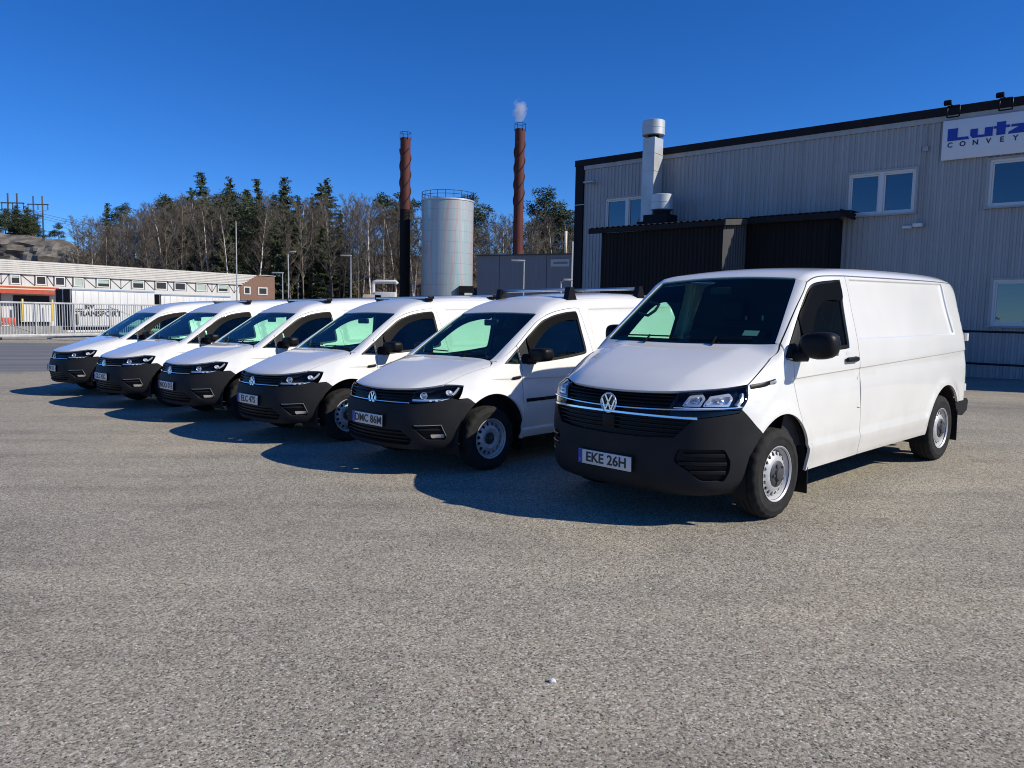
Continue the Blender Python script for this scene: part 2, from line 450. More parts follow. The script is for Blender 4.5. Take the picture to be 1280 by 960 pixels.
def triangulate(loops, sp, lines=()):
    """loops[0] outer ccw, others holes; returns verts2d, tris, list of index loops"""
    V = []; E = []; L = []
    for lp in loops:
        b = len(V); n = len(lp); V += [tuple(p) for p in lp]; E += [(b + i, b + (i + 1) % n) for i in range(n)]; L.append(list(range(b, b + n)))
    for ln in lines:
        b = len(V); V += [tuple(p) for p in ln]; E += [(b + i, b + i + 1) for i in range(len(ln) - 1)]
    A = np.array([V[e[0]] for e in E]); B = np.array([V[e[1]] for e in E])
    o = loops[0]; lo = o.min(0); hi = o.max(0)
    gx, gy = np.meshgrid(np.arange(lo[0], hi[0], sp), np.arange(lo[1], hi[1], sp * .866))
    gx = gx + (np.arange(gx.shape[0]) % 2)[:, None] * sp / 2
    G = np.stack([gx.ravel(), gy.ravel()], -1)
    G = G[inside_poly(G, o)]
    for h in loops[1:]:
        if len(G): G = G[~inside_poly(G, h)]
    if len(G): G = G[seg_dist(G, A, B) > sp * .5]
    V += [tuple(p) for p in G]
    r = mathutils.geometry.delaunay_2d_cdt([Vector(v) for v in V], E, [], 0, 1e-6)
    v2 = np.array([tuple(v) for v in r[0]]); tri = [f for f in r[2]]
    m = {}
    for i, org in enumerate(r[3]):
        for q in org: m[q] = i
    T = []
    for f in tri:
        for k in range(1, len(f) - 1): T.append((f[0], f[k], f[k + 1]))
    T = np.array(T); c = v2[T].mean(1)
    ok = inside_poly(c, o)
    for h in loops[1:]: ok &= ~inside_poly(c, h)
    T = T[ok]
    a = v2[T]; ar = (a[:, 1, 0] - a[:, 0, 0]) * (a[:, 2, 1] - a[:, 0, 1]) - (a[:, 1, 1] - a[:, 0, 1]) * (a[:, 2, 0] - a[:, 0, 0])
    T[ar < 0] = T[ar < 0][:, ::-1]; T = T[np.abs(ar) > 1e-9]
    return v2, T, [[m[i] for i in l] for l in L]

def panel(sh, mode, bnd, holes=(), lines=(), sp=.05, gap=.004, rim=.024, off=0., lip=.007):
    S = np.array(MODE_SCALE[mode])
    def prep(P, sign):
        P = np.asarray(P, float)
        if P.shape[1] == 3: P = s_param(sh, mode, P)
        P = clean_loop(P * S, .02)
        if area2(P) < 0: P = P[::-1]
        return inset(P, sign * gap)
    outer = prep(bnd, 1); H = [prep(h, -1) for h in holes]
    ln = []
    for l in lines:
        l = np.asarray(l, float)
        if l.shape[1] == 3: l = s_param(sh, mode, l)
        l = l * S; k = inside_poly(l, inset(outer, .012))
        for h in H: k &= ~inside_poly(l, inset(h, -.012))
        run = []
        for p, q in zip(l, k):
            if q: run.append(p)
            else:
                if len(run) > 1: ln.append(run)
                run = []
        if len(run) > 1: ln.append(run)
    if lip > 0:
        for h, sgn in [(outer, 1)] + [(h, -1) for h in H]:
            q = inset(h, sgn * lip); ln.append(list(q) + [q[0]])
    v2, T, L = triangulate([outer] + H, sp, ln)
    P = s_lift(sh, mode, v2 / S); N = sh.grad(P); P = P + N * off
    # outward winding
    fn = np.cross(P[T[:, 1]] - P[T[:, 0]], P[T[:, 2]] - P[T[:, 0]])
    if (fn * N[T[:, 0]]).sum() < 0: T = T[:, ::-1]
    V = list(P); NN = list(N); F = [tuple(t) for t in T]
    if rim:
        for l in L:
            p = P[l]; n = N[l]; t = np.roll(p, -1, 0) - np.roll(p, 1, 0); t /= np.linalg.norm(t, axis=1)[:, None] + 1e-9
            s = np.cross(t, n); b = len(V); m = len(l)
            V += list(p) + list(p - n * rim); NN += list(s) + list(s)
            F += [(b + i, b + m + i, b + m + (i + 1) % m, b + (i + 1) % m) for i in range(m)]
    return np.array(V), F, np.array(NN)

def panel_obj(name, mat, parent, *a, **k):
    V, F, N = panel(*a, **k); return mesh_obj(name, V, F, mat, parent, True, N)

def flip_obj(o, parent=None, name=None):
    """mirror copy of a part about the vehicle's centre plane"""
    me = o.data; n = len(me.vertices); V = np.empty(n * 3); me.vertices.foreach_get('co', V); V = V.reshape(-1, 3) * (1, -1, 1)
    F = [tuple(p.vertices)[::-1] for p in me.polygons]
    sm = [p.use_smooth for p in me.polygons]
    N = None
    if me.has_custom_normals:
        N = np.zeros((n, 3))
        for lp, cn in zip(me.loops, me.corner_normals): N[lp.vertex_index] = cn.vector
        N *= (1, -1, 1)
    m2 = bpy.data.meshes.new(name or o.name.split('.')[0]); m2.from_pydata(V.tolist(), [], F)
    for m in me.materials: m2.materials.append(m)
    m2.polygons.foreach_set('use_smooth', np.array(sm, bool)); m2.update()
    if N is not None: m2.normals_split_custom_set_from_vertices(N.tolist())
    else:
        bm = bmesh.new(); bm.from_mesh(m2)
        for e in bm.edges:
            if len(e.link_faces) == 2 and e.calc_face_angle(0) > .7: e.smooth = False
        bm.to_mesh(m2); bm.free()
    q = link(bpy.data.objects.new(name or o.name.split('.')[0], m2), parent or o.parent)
    l = o.location; q.location = (l.x, -l.y, l.z)
    r = o.rotation_euler; q.rotation_euler = (-r.x, r.y, -r.z)
    for k in o.keys():
        if k in ('label', 'kind'): q[k] = o[k]
    for ch in o.children: flip_obj(ch, q)
    return q

def ribbon(sh, mode, path, w, o0, o1, name, mat, parent, smooth=True, taper=False, step=.03):
    """bar lying along a curve on the shell: w wide across, from o0 to o1 off the surface"""
    P = np.asarray(path, float)
    if P.shape[1] == 2 or mode: P = on(sh, mode, path, smooth, step)
    N = sh.grad(P); t = np.roll(P, -1, 0) - np.roll(P, 1, 0); t[0] = P[1] - P[0]; t[-1] = P[-1] - P[-2]
    t /= np.linalg.norm(t, axis=1)[:, None]; b = np.cross(N, t); b /= np.linalg.norm(b, axis=1)[:, None]
    m = len(P); ww = np.full(m, w / 2)
    if taper: ww = ww * np.clip(np.minimum(np.arange(m), np.arange(m)[::-1]) / (m * .12) + .15, 0, 1)
    ww = ww[:, None]
    c = [P + N * o0 - b * ww, P + N * o0 + b * ww, P + N * (o1 - .25 * (o1 - o0)) + b * ww, P + N * o1 + b * ww * .6, P + N * o1 - b * ww * .6, P + N * (o1 - .25 * (o1 - o0)) - b * ww]
    k = len(c); V = np.concatenate(c); F = []
    for i in range(m - 1):
        for j in range(k):
            j2 = (j + 1) % k; F.append((j * m + i, j * m + i + 1, j2 * m + i + 1, j2 * m + i))
    F.append(tuple(j * m for j in range(k))); F.append(tuple(j * m + m - 1 for j in range(k))[::-1])
    mb = MB(); mb.add([tuple(v) for v in V], F, True); return mb.build(name, mat, parent)

def text_mesh(txt, size, mat, name, parent, loc, rot, sx=1., depth=.002, align='CENTER', bold=0.):
    cu = bpy.data.curves.new(name, 'FONT'); cu.body = txt; cu.size = size; cu.extrude = depth; cu.align_x = align; cu.align_y = 'CENTER'; cu.offset = bold
    cu.resolution_u = 3
    o = bpy.data.objects.new(name, cu); COL.objects.link(o)
    dg = bpy.context.evaluated_depsgraph_get(); me = bpy.data.meshes.new_from_object(o.evaluated_get(dg))
    bpy.data.objects.remove(o); bpy.data.curves.remove(cu)
    me.name = name; me.materials.clear(); me.materials.append(mat)
    for v in me.vertices: v.co.x *= sx
    q = link(bpy.data.objects.new(name, me), parent); q.location = loc; q.rotation_euler = rot
    return q
# ------------------------------------------------------------------ vehicle pieces shared by both kinds of van
def wheel_parts(parent, x, y, rad, width, rim_r, nholes, hole_r, hole_pos, cap_r, cap_mat, seed=0):
    """wheel with its outer face towards +y; parts: tyre, rim, hub_cap as children of the wheel"""
    h = width / 2
    mb = MB()
    sh = rad - rim_r
    prof = [(rim_r - .012, -h * .86), (rim_r + .006, -h * .94), (rim_r + sh * .30, -h * 1.0), (rim_r + sh * .62, -h * 1.0), (rad - .016, -h * .93), (rad - .004, -h * .80),
            (rad - .001, -h * .62), (rad, -h * .46), (rad - .008, -h * .43), (rad - .008, -h * .37), (rad, -h * .34), (rad + .001, -h * .07), (rad - .008, -h * .04), (rad - .008, h * .04),
            (rad + .001, h * .07), (rad, h * .34), (rad - .008, h * .37), (rad - .008, h * .43), (rad, h * .46), (rad - .001, h * .62), (rad - .004, h * .80),
            (rad - .016, h * .93), (rad - .016 - sh * .10, h * .985), (rim_r + sh * .62, h * 1.0), (rim_r + sh * .60, h * 1.02), (rim_r + sh * .50, h * 1.02), (rim_r + sh * .48, h * 1.0), (rim_r + sh * .30, h * 1.0), (rim_r + .006, h * .94), (rim_r - .012, h * .86)]
    n = 96; V = []; F = []; m = len(prof)
    for k in range(n):
        a = 2 * math.pi * k / n; lug = -.006 if (k // 2) % 2 else 0.
        for i, (r, yy) in enumerate(prof):
            rr = r + (lug if (4 <= i <= 6 or 19 <= i <= 21) else 0)
            V.append((rr * math.cos(a), yy, rr * math.sin(a)))
    for k in range(n):
        k2 = (k + 1) % n
        for i in range(m - 1): F.append((k * m + i, k * m + i + 1, k2 * m + i + 1, k2 * m + i))
    mb.add(V, F, True)
    w = bpy.data.objects.new('wheel', None); link(w, parent); w.location = (x, y, rad); w.empty_display_size = .1
    mb.build('tyre', M['rubber'], w)
    # rim barrel and lip
    rb = MB()
    rb.lathe([(rim_r - .030, -h * .8), (rim_r - .032, h * .45), (rim_r - .022, h * .66), (rim_r - .012, h * .80), (rim_r + .002, h * .95), (rim_r + .006, h * .985), (rim_r + .001, h * .99), (rim_r - .010, h * .90)], 56, axis='y')
    # pressed disc with ventilation holes
    face = h * .66
    def depth(r):
        return face + .030 * np.exp(-((r - hole_pos * .70) / (rim_r * .17)) ** 2) - .03 * sstep(hole_pos + hole_r, rim_r - .025, r)
    c = lambda rr, nn, ph=0.: np.stack([rr * np.cos(np.linspace(0, 2 * np.pi, nn, endpoint=False) + ph), rr * np.sin(np.linspace(0, 2 * np.pi, nn, endpoint=False) + ph)], -1)
    loops = [c(rim_r - .030, 64), c(cap_r, 32)] + [c(hole_r, 12) + hole_pos * np.array([math.cos(a), math.sin(a)]) for a in 2 * np.pi * np.arange(nholes) / nholes]
    v2, T, L = triangulate(loops, .022)
    rr = np.hypot(v2[:, 0], v2[:, 1]); P = np.stack([v2[:, 0], depth(rr), v2[:, 1]], -1)
    rb.add([tuple(p) for p in P], [tuple(t[::-1]) for t in T], True)
    for l in L[1:]:
        q = P[l]; n_ = len(l); rb.add([tuple(p) for p in q] + [tuple(p - (0, .012, 0)) for p in q], [(i, (i + 1) % n_, n_ + (i + 1) % n_, n_ + i) for i in range(n_)], True)
    rb.build('rim', M['steel'], w)
    # dark drum behind the holes and the hub
    hb = MB(); f0 = float(depth(np.array([cap_r]))[0])
    hb.lathe([(0, face - .016), (hole_pos - hole_r * .6, face - .016), (rim_r - .037, face - .030), (rim_r - .037, face - .05)], 32, axis='y')
    hb.build('brake_drum', M['under'], w)
    cp = MB()
    cp.lathe([(cap_r + .001, f0 - .012), (cap_r + .001, f0 + .004), (cap_r * .92, f0 + .010), (cap_r * .55, f0 + .012), (cap_r * .48, f0 + .028), (cap_r * .30, f0 + .033), (0, f0 + .034)], 32, axis='y')
    for k in range(5):
        a = 2 * math.pi * k / 5 + .3
        cp.tube([(cap_r * .7 * math.cos(a), f0 + .008, cap_r * .7 * math.sin(a)), (cap_r * .7 * math.cos(a), f0 + .022, cap_r * .7 * math.sin(a))], cap_r * .13, 8)
    cp.build('hub_cap', cap_mat, w)
    return w

def flip_wheel(w, parent):
    q = w.copy(); COL.objects.link(q); q.parent = parent; q.location = (w.location.x, -w.location.y, w.location.z); q.rotation_euler = (0, 0, math.pi)
    for c in w.children:
        d = c.copy(); COL.objects.link(d); d.parent = q
    return q

def emblem(parent, c, r, pitch=0.):
    """round badge with letter strokes, facing +x"""
    mb = MB(); Mx = Matrix.Translation(c) @ Matrix.Rotation(pitch, 4, 'Y')
    ring = [(r * (1 + .0) + .10 * r * math.cos(a), .10 * r * math.sin(a)) for a in np.linspace(0, 2 * math.pi, 9)[:-1]]
    V = []; F = []
    n = 36; m = len(ring)
    for k in range(n):
        a = 2 * math.pi * k / n
        for q, h in ring: V.append((.006 + h, q * .93 * math.cos(a), q * .93 * math.sin(a)))
    for k in range(n):
        for i in range(m): F.append((k * m + i, ((k + 1) % n) * m + i, ((k + 1) % n) * m + (i + 1) % m, k * m + (i + 1) % m))
    mb.add(V, F, True, Mx)
    def stroke(p, q, w=.155):
        p = np.array(p, float) * r; q = np.array(q, float) * r; d = (q - p) / np.linalg.norm(q - p); s = np.array([-d[1], d[0]]) * w * r / 2
        mb.prism([tuple(p + s), tuple(p - s), tuple(q - s), tuple(q + s)], 0, .010, 'x', Mx)
    stroke((-.42, .78), (-.035, .10)); stroke((.42, .78), (.035, .10))                    # upper letter
    stroke((-.80, .36), (-.36, -.76)); stroke((.80, .36), (.36, -.76)); stroke((-.36, -.76), (-.02, .02)); stroke((.36, -.76), (.02, .02))
    e = mb.build('emblem', M['chrome'], parent)
    bk = MB(); bk.lathe([(0, 0.), (r * .9, 0.), (r * .92, -.01)], 32, axis='y')
    b = bk.build('emblem_back', M['gloss_black'], e); b.matrix_local = Mx @ Matrix.Rotation(R(-90), 4, 'Z')
    return e

def plate(parent, txt, c, pitch=0.):
    """registration plate 520 x 110 mm facing +x, with its characters as pieces of the plate"""
    mb = MB(); mb.box((0, 0, 0), (.008, .52, .11), bev=.004)
    o = mb.build('licence_plate', M['plate'], parent); o.location = c; o.rotation_euler = (0, pitch, 0)
    b = MB(); b.box((.0055, -.240, 0), (.002, .038, .106)); b.build('country_band', M['plate_blue'], o)
    text_mesh('S', .03, M['plate'], 'country_letter', o, (.008, -.240, -.028), (R(90), 0, R(90)), depth=.0006)
    text_mesh(txt, .104, M['ink'], 'plate_characters', o, (.0055, .018, -.001), (R(90), 0, R(90)), sx=1.06, depth=.001, bold=.0022)
    f = MB(); f.box((-.006, 0, 0), (.008, .535, .125), bev=.003); f.build('plate_holder', M['black'], o)
    return o

def seat(parent, x, y, w, z0=.55):
    mb = MB(); mb.box((x + .22, y, z0 + .10), (.50, w, .16), bev=.05)
    mb.box((0, 0, .32), (.14, w, .66), Matrix.Translation((x - .06, y, z0 + .14)) @ Matrix.Rotation(R(-14), 4, 'Y'), bev=.05)
    o = mb.build('seat', M['seat'], parent)
    h = MB(); h.box((x - .26, y, z0 + .95), (.09, .26, .20), bev=.04); h.build('headrest', M['seat'], o)
    return o

def steering_wheel(parent, c, r=.19, tilt=R(62)):
    Mx = Matrix.Translation(c) @ Matrix.Rotation(-tilt, 4, 'Y'); mb = MB()
    ring = [(r * math.cos(a), r * math.sin(a), 0) for a in np.linspace(0, 2 * math.pi, 33)]
    mb.tube(ring, .016, 8, False, Mx); mb.box((0, 0, -.02), (.13, .15, .05), Mx, bev=.02)
    for a in (0.2, math.pi - .2, -math.pi / 2): mb.tube([(.05 * math.cos(a), .05 * math.sin(a), -.015), (r * math.cos(a), r * math.sin(a), 0)], .014, 6, True, Mx)
    mb.tube([(0, 0, -.03), (0, 0, -.35)], .03, 8, True, Mx)
    return mb.build('steering_wheel', M['interior'], parent)

def soft_box(c, d, e=4.5, cuts=5, taper=0., shear=0.):
    """superellipsoid block"""
    bm = bmesh.new(); bmesh.ops.create_cube(bm, size=2.); bmesh.ops.subdivide_edges(bm, edges=bm.edges[:], cuts=cuts, use_grid_fill=True)
    for v in bm.verts:
        q = v.co; n = (abs(q.x) ** e + abs(q.y) ** e + abs(q.z) ** e) ** (1 / e); q = q / n
        t = 1 - taper * max(0, -q.y)
        v.co = Vector((c[0] + q.x * d[0] / 2 + shear * q.y, c[1] + q.y * d[1] / 2, c[2] + q.z * d[2] / 2 * t + (.0 if q.z > 0 else .18 * d[2] / 2 * q.y * q.y)))
    bm.verts.index_update(); r = ([v.co[:] for v in bm.verts], [[v.index for v in f.verts] for f in bm.faces]); bm.free(); return r

def door_mirror(parent, x, y, z, w, h, d, arm_y, e=3.6, taper=.12):
    """mirror head on the left door; the glass looks backwards"""
    o = MB(); o.add(*soft_box((x, y, z), (d, w, h), e, 5, taper, -.012), True)
    o.tube([(x + .05, arm_y - .05, z - h * .40), (x + .02, y - w * .30, z - h * .33)], [.05, .055], 10)
    m = o.build('door_mirror', M['black'], parent)
    g = MB(); g.box((x - d * .485, y, z), (.008, w * .80, h * .72), bev=.002); g.build('mirror_glass', M['mirror_glass'], m)
    return m

def door_mirror_folded(parent, x, y, z):
    o = MB(); o.add(*soft_box((x, y, z), (.26, .11, .19), 3.6, 5), True); o.tube([(x + .16, y + .09, z - .08), (x + .05, y, z - .06)], .045, 8)
    return o.build('door_mirror', M['black'], parent)

def arch_liner(parent, cx, cz, r, y0, y1):
    mb = MB(); V = []; F = []; n = 18
    for k in range(n + 1):
        a = R(-18) + R(216) * k / n
        for y in (y0, y1): V.append((cx + r * math.cos(a), y, cz + r * math.sin(a)))
    for k in range(n): F.append((2 * k, 2 * k + 1, 2 * k + 3, 2 * k + 2))
    mb.add(V, F, True); b = len(mb.V)
    mb.add([(cx + r * math.cos(R(-18) + R(216) * k / n), y0, cz + r * math.sin(R(-18) + R(216) * k / n)) for k in range(n + 1)], [tuple(range(n + 1))], False)
    return mb.build('wheel_housing', M['under'], parent)

def box_part(name, m, parent, c, d, bev=0., rot=None):
    mb = MB(); Mx = None
    if rot is not None: Mx = Matrix.Translation(c) @ Euler(rot).to_matrix().to_4x4(); c = (0, 0, 0)
    mb.box(c, d, Mx, bev); return mb.build(name, m, parent)

def wiper(parent, sh, p, q, mode='sph2'):
    P = on(sh, mode, [p, q], False, .03); N = sh.grad(P); mb = MB()
    mb.tube([tuple(a + n * .012) for a, n in zip(P, N)], .007, 5)
    m = len(P) // 2; base = P[0] * .45 + P[-1] * .55 + np.array([.03, .0, -.05]); mb.tube([tuple(P[m] + N[m] * .022), tuple(base + N[m] * .03 + np.array([.05, 0, -.05]))], .009, 5)
    return mb.build('wiper', M['black'], parent)

def arc_pts(cx, cz, r, a0, a1, y, n=14):
    return [(cx + r * math.cos(R(a0 + (a1 - a0) * k / n)), y, cz + r * math.sin(R(a0 + (a1 - a0) * k / n))) for k in range(n + 1)]

def mirrored(P): return np.asarray(P) * (1, -1, 1)
# ------------------------------------------------------------------ ground, road, hills
LEAN = Matrix.Rotation(R(1.1), 4, 'Y')          # the yard falls slightly to one side: upright things stand a degree off its plane
FC = Vector((2.818, 34.479, 0)); FU = Vector((.7494, -.6621, 0)); FN = Vector((-.6621, -.7494, 0))

def gz(x, y):
    d = (x - FC.x) * FN.x + (y - FC.y) * FN.y
    return -.48 * float(sstep(15., 4., d))

def gravel_mat():
    m = bpy.data.materials.new('worn_gravelly_asphalt'); m.use_nodes = True; n = m.node_tree.nodes; l = m.node_tree.links; b = n['Principled BSDF']
    tc = n.new('ShaderNodeTexCoord')
    def vor(scale):
        v = n.new('ShaderNodeTexVoronoi'); v.inputs['Scale'].default_value = scale; l.new(tc.outputs['Object'], v.inputs['Vector']); return v
    def noise(scale, det=4, rough=.55):
        v = n.new('ShaderNodeTexNoise'); v.inputs['Scale'].default_value = scale; v.inputs['Detail'].default_value = det; v.inputs['Roughness'].default_value = rough; l.new(tc.outputs['Object'], v.inputs['Vector']); return v
    def ramp(src, stops):
        r = n.new('ShaderNodeValToRGB'); e = r.color_ramp.elements
        while len(e) < len(stops): e.new(.5)
        for q, (p, c) in zip(e, stops): q.position = p; q.color = (*c, 1)
        l.new(src, r.inputs[0]); return r
    def mix(a, c, f, mode='MIX'):
        x = n.new('ShaderNodeMix'); x.data_type = 'RGBA'; x.blend_type = mode
        if isinstance(f, float): x.inputs[0].default_value = f
        else: l.new(f, x.inputs[0])
        l.new(a, x.inputs[6]); l.new(c, x.inputs[7]); return x.outputs[2]
    v1, v2 = vor(200), vor(100)
    s1 = n.new('ShaderNodeSeparateColor'); l.new(v1.outputs['Color'], s1.inputs[0]); s2 = n.new('ShaderNodeSeparateColor'); l.new(v2.outputs['Color'], s2.inputs[0])
    stops = [(0, (.040, .036, .031)), (.20, (.165, .149, .122)), (.38, (.315, .287, .230)), (.62, (.39, .358, .29)), (.84, (.475, .44, .36)), (.95, (.62, .585, .50)), (1, (.76, .73, .65))]
    c1 = ramp(s1.outputs[0], stops); c2 = ramp(s2.outputs[1], stops)
    col = mix(c1.outputs[0], c2.outputs[0], .58)
    hsv = n.new('ShaderNodeHueSaturation'); l.new(col, hsv.inputs['Color']); hm = n.new('ShaderNodeMapRange'); hm.inputs['To Min'].default_value = .47; hm.inputs['To Max'].default_value = .53; l.new(s2.outputs[0], hm.inputs['Value']); l.new(hm.outputs[0], hsv.inputs['Hue']); hsv.inputs['Saturation'].default_value = 1.15; col = hsv.outputs[0]
    # scattered pale and dark chips
    v3 = vor(78); s3 = n.new('ShaderNodeSeparateColor'); l.new(v3.outputs['Color'], s3.inputs[0])
    def chip(lo, hi, colr, col):
        r = n.new('ShaderNodeMapRange'); r.inputs['From Min'].default_value = lo; r.inputs['From Max'].default_value = hi; l.new(s3.outputs[0], r.inputs['Value'])
        d = n.new('ShaderNodeMapRange'); d.inputs['From Min'].default_value = .42; d.inputs['From Max'].default_value = .30; l.new(v3.outputs['Distance'], d.inputs['Value'])
        mm = n.new('ShaderNodeMath'); mm.operation = 'MULTIPLY'; l.new(r.outputs[0], mm.inputs[0]); l.new(d.outputs[0], mm.inputs[1])
        c = n.new('ShaderNodeRGB'); c.outputs[0].default_value = (*colr, 1); return mix(col, c.outputs[0], mm.outputs[0])
    col = chip(.955, .958, (.74, .70, .62), col); col = chip(.095, .090, (.035, .032, .03), col)
    # broad wear, tracks and stains
    w1 = ramp(noise(.28, 6, .6).outputs['Fac'], [(.32, (.78, .79, .81)), (.46, (.97, .97, .98)), (.54, (1.02, 1.01, 1.0)), (.68, (1.16, 1.12, 1.07))])
    col = mix(col, w1.outputs[0], 1.0, 'MULTIPLY')
    w2 = ramp(noise(1.5, 7, .7).outputs['Fac'], [(.28, (.74, .74, .74)), (.42, (.95, .95, .95)), (.6, (1, 1, 1)), (.74, (1.09, 1.08, 1.06))])
    col = mix(col, w2.outputs[0], 1.0, 'MULTIPLY')
    mp = n.new('ShaderNodeMapping'); mp.inputs['Rotation'].default_value = (0, 0, R(42)); mp.inputs['Scale'].default_value = (.25, 2.2, 1); l.new(tc.outputs['Object'], mp.inputs[0])
    tr = n.new('ShaderNodeTexNoise'); tr.inputs['Scale'].default_value = 1.0; tr.inputs['Detail'].default_value = 4; l.new(mp.outputs[0], tr.inputs['Vector'])
    w3 = ramp(tr.outputs['Fac'], [(.34, (.84, .84, .85)), (.48, (.99, .99, .99)), (.56, (1, 1, 1)), (.68, (1.08, 1.07, 1.06))])
    col = mix(col, w3.outputs[0], 1.0, 'MULTIPLY')
    l.new(col, b.inputs['Base Color']); b.inputs['Roughness'].default_value = .88; b.inputs['Specular IOR Level'].default_value = .25
    ad = n.new('ShaderNodeMath'); ad.operation = 'ADD'; l.new(v1.outputs['Distance'], ad.inputs[0]); l.new(v2.outputs['Distance'], ad.inputs[1])
    bp = n.new('ShaderNodeBump'); bp.invert = True; bp.inputs['Strength'].default_value = .30; bp.inputs['Distance'].default_value = .005
    l.new(ad.outputs[0], bp.inputs['Height']); l.new(bp.outputs[0], b.inputs['Normal'])
    return m

def ground_sheet(name, x0, x1, y0, y1, step, zoff, m, far=None):
    xs = list(np.arange(x0, x1 + .01, step)); ys = list(np.arange(y0, y1 + .01, step))
    if far: xs = [-far, -far * .3] + xs + [far * .3, far]; ys = [-far * .5] + ys + [far * .3, far]
    V = [(x, y, gz(x, y) + zoff) for y in ys for x in xs]; n = len(xs)
    F = [(j * n + i, j * n + i + 1, (j + 1) * n + i + 1, (j + 1) * n + i) for j in range(len(ys) - 1) for i in range(n - 1)]
    o = mesh_obj(name, V, F, m, smooth=True); return tag(o, kind='structure')
M['gravel'] = gravel_mat()
ground_sheet('ground', -66, 66, -6, 126, 2.0, 0, M['gravel'], 3000)

def streak_mat(name, c, amt, rotz):
    m = bpy.data.materials.new(name); m.use_nodes = True; n = m.node_tree.nodes; l = m.node_tree.links; b = n['Principled BSDF']; b.inputs['Roughness'].default_value = .85
    tc = n.new('ShaderNodeTexCoord'); mp = n.new('ShaderNodeMapping'); mp.inputs['Rotation'].default_value = (0, 0, rotz); mp.inputs['Scale'].default_value = (.05, 1.2, 1); l.new(tc.outputs['Object'], mp.inputs[0])
    t = n.new('ShaderNodeTexNoise'); t.inputs['Scale'].default_value = 1; t.inputs['Detail'].default_value = 6; l.new(mp.outputs[0], t.inputs['Vector'])
    f = n.new('ShaderNodeTexNoise'); f.inputs['Scale'].default_value = 60; l.new(tc.outputs['Object'], f.inputs['Vector'])
    r = n.new('ShaderNodeValToRGB'); r.color_ramp.elements[0].position = .3; r.color_ramp.elements[1].position = .7
    r.color_ramp.elements[0].color = (*[q * (1 - amt) for q in c], 1); r.color_ramp.elements[1].color = (*[q * (1 + amt) for q in c], 1)
    l.new(t.outputs['Fac'], r.inputs[0])
    x = n.new('ShaderNodeMix'); x.data_type = 'RGBA'; x.blend_type = 'OVERLAY'; x.inputs[0].default_value = .5; l.new(r.outputs[0], x.inputs[6]); l.new(f.outputs['Color'], x.inputs[7]); l.new(x.outputs[2], b.inputs['Base Color']); return m
M['road'] = streak_mat('grey_road_asphalt', (.155, .155, .155), .30, R(0))
# the road behind the row of vans, a sheet 4 mm above the yard
rv = [(-160, 20.6), (-60, 20.3), (-14, 20.1), (-6, 21.0), (-6, 40), (-16, 60), (-19, 62), (-32, 40), (-60, 44), (-160, 60)]
V = []; xs = np.linspace(-70, -4, 34); ys = np.linspace(20.2, 39.5, 11)
F = [(j * 34 + i, j * 34 + i + 1, (j + 1) * 34 + i + 1, (j + 1) * 34 + i) for j in range(10) for i in range(33)]
rng = np.random.RandomState(3); ex = rng.normal(0, .06, 34)
V = [(x, y + (ex[i] if j == 0 else 0), gz(x, y) + .005) for j, y in enumerate(ys) for i, x in enumerate(xs)]
tag(mesh_obj('road', V, F, M['road'], smooth=True), kind='structure')

# ---- wooded hill and rock face
def vnoise(x, y, s, seed=0):
    return mathutils.noise.noise(Vector((x / s + seed * 17.3, y / s - seed * 9.1, seed)))
def hill(x, y):
    y0 = 104 + 18 * float(sstep(-45, -20, x))
    h = 12 * float(sstep(y0, y0 + 62, y)) + 9 * float(sstep(y0 + 60, y0 + 150, y))
    wl = float(sstep(-72, -86, x))
    hl = 12.6 * float(sstep(139.5, 142.5, y)) + 1.5 * float(sstep(145, 240, y)) + 1.2 * float(sstep(118, 139, y))
    h = h * (1 - wl) + hl * wl
    return h - .5 + .5 * vnoise(x, y, 9, 1) * min(1, h / 3) + .25 * vnoise(x, y, 3, 2) * min(1, h / 3)
M['forest_floor'] = mat('forest_floor', (.075, .058, .040), .95, noise=(.25, .45, 8))
def hill_sheet():
    xs = np.arange(-250, 131, 3.); ys = np.concatenate([np.arange(100, 136, 3.), np.arange(136, 146, 1.), np.arange(146, 290, 6.)])
    V = [(x, y, hill(x, y)) for y in ys for x in xs]; n = len(xs)
    F = [(j * n + i, j * n + i + 1, (j + 1) * n + i + 1, (j + 1) * n + i) for j in range(len(ys) - 1) for i in range(n - 1)]
    tag(mesh_obj('hill', V, F, M['forest_floor'], smooth=True), kind='structure')
hill_sheet()
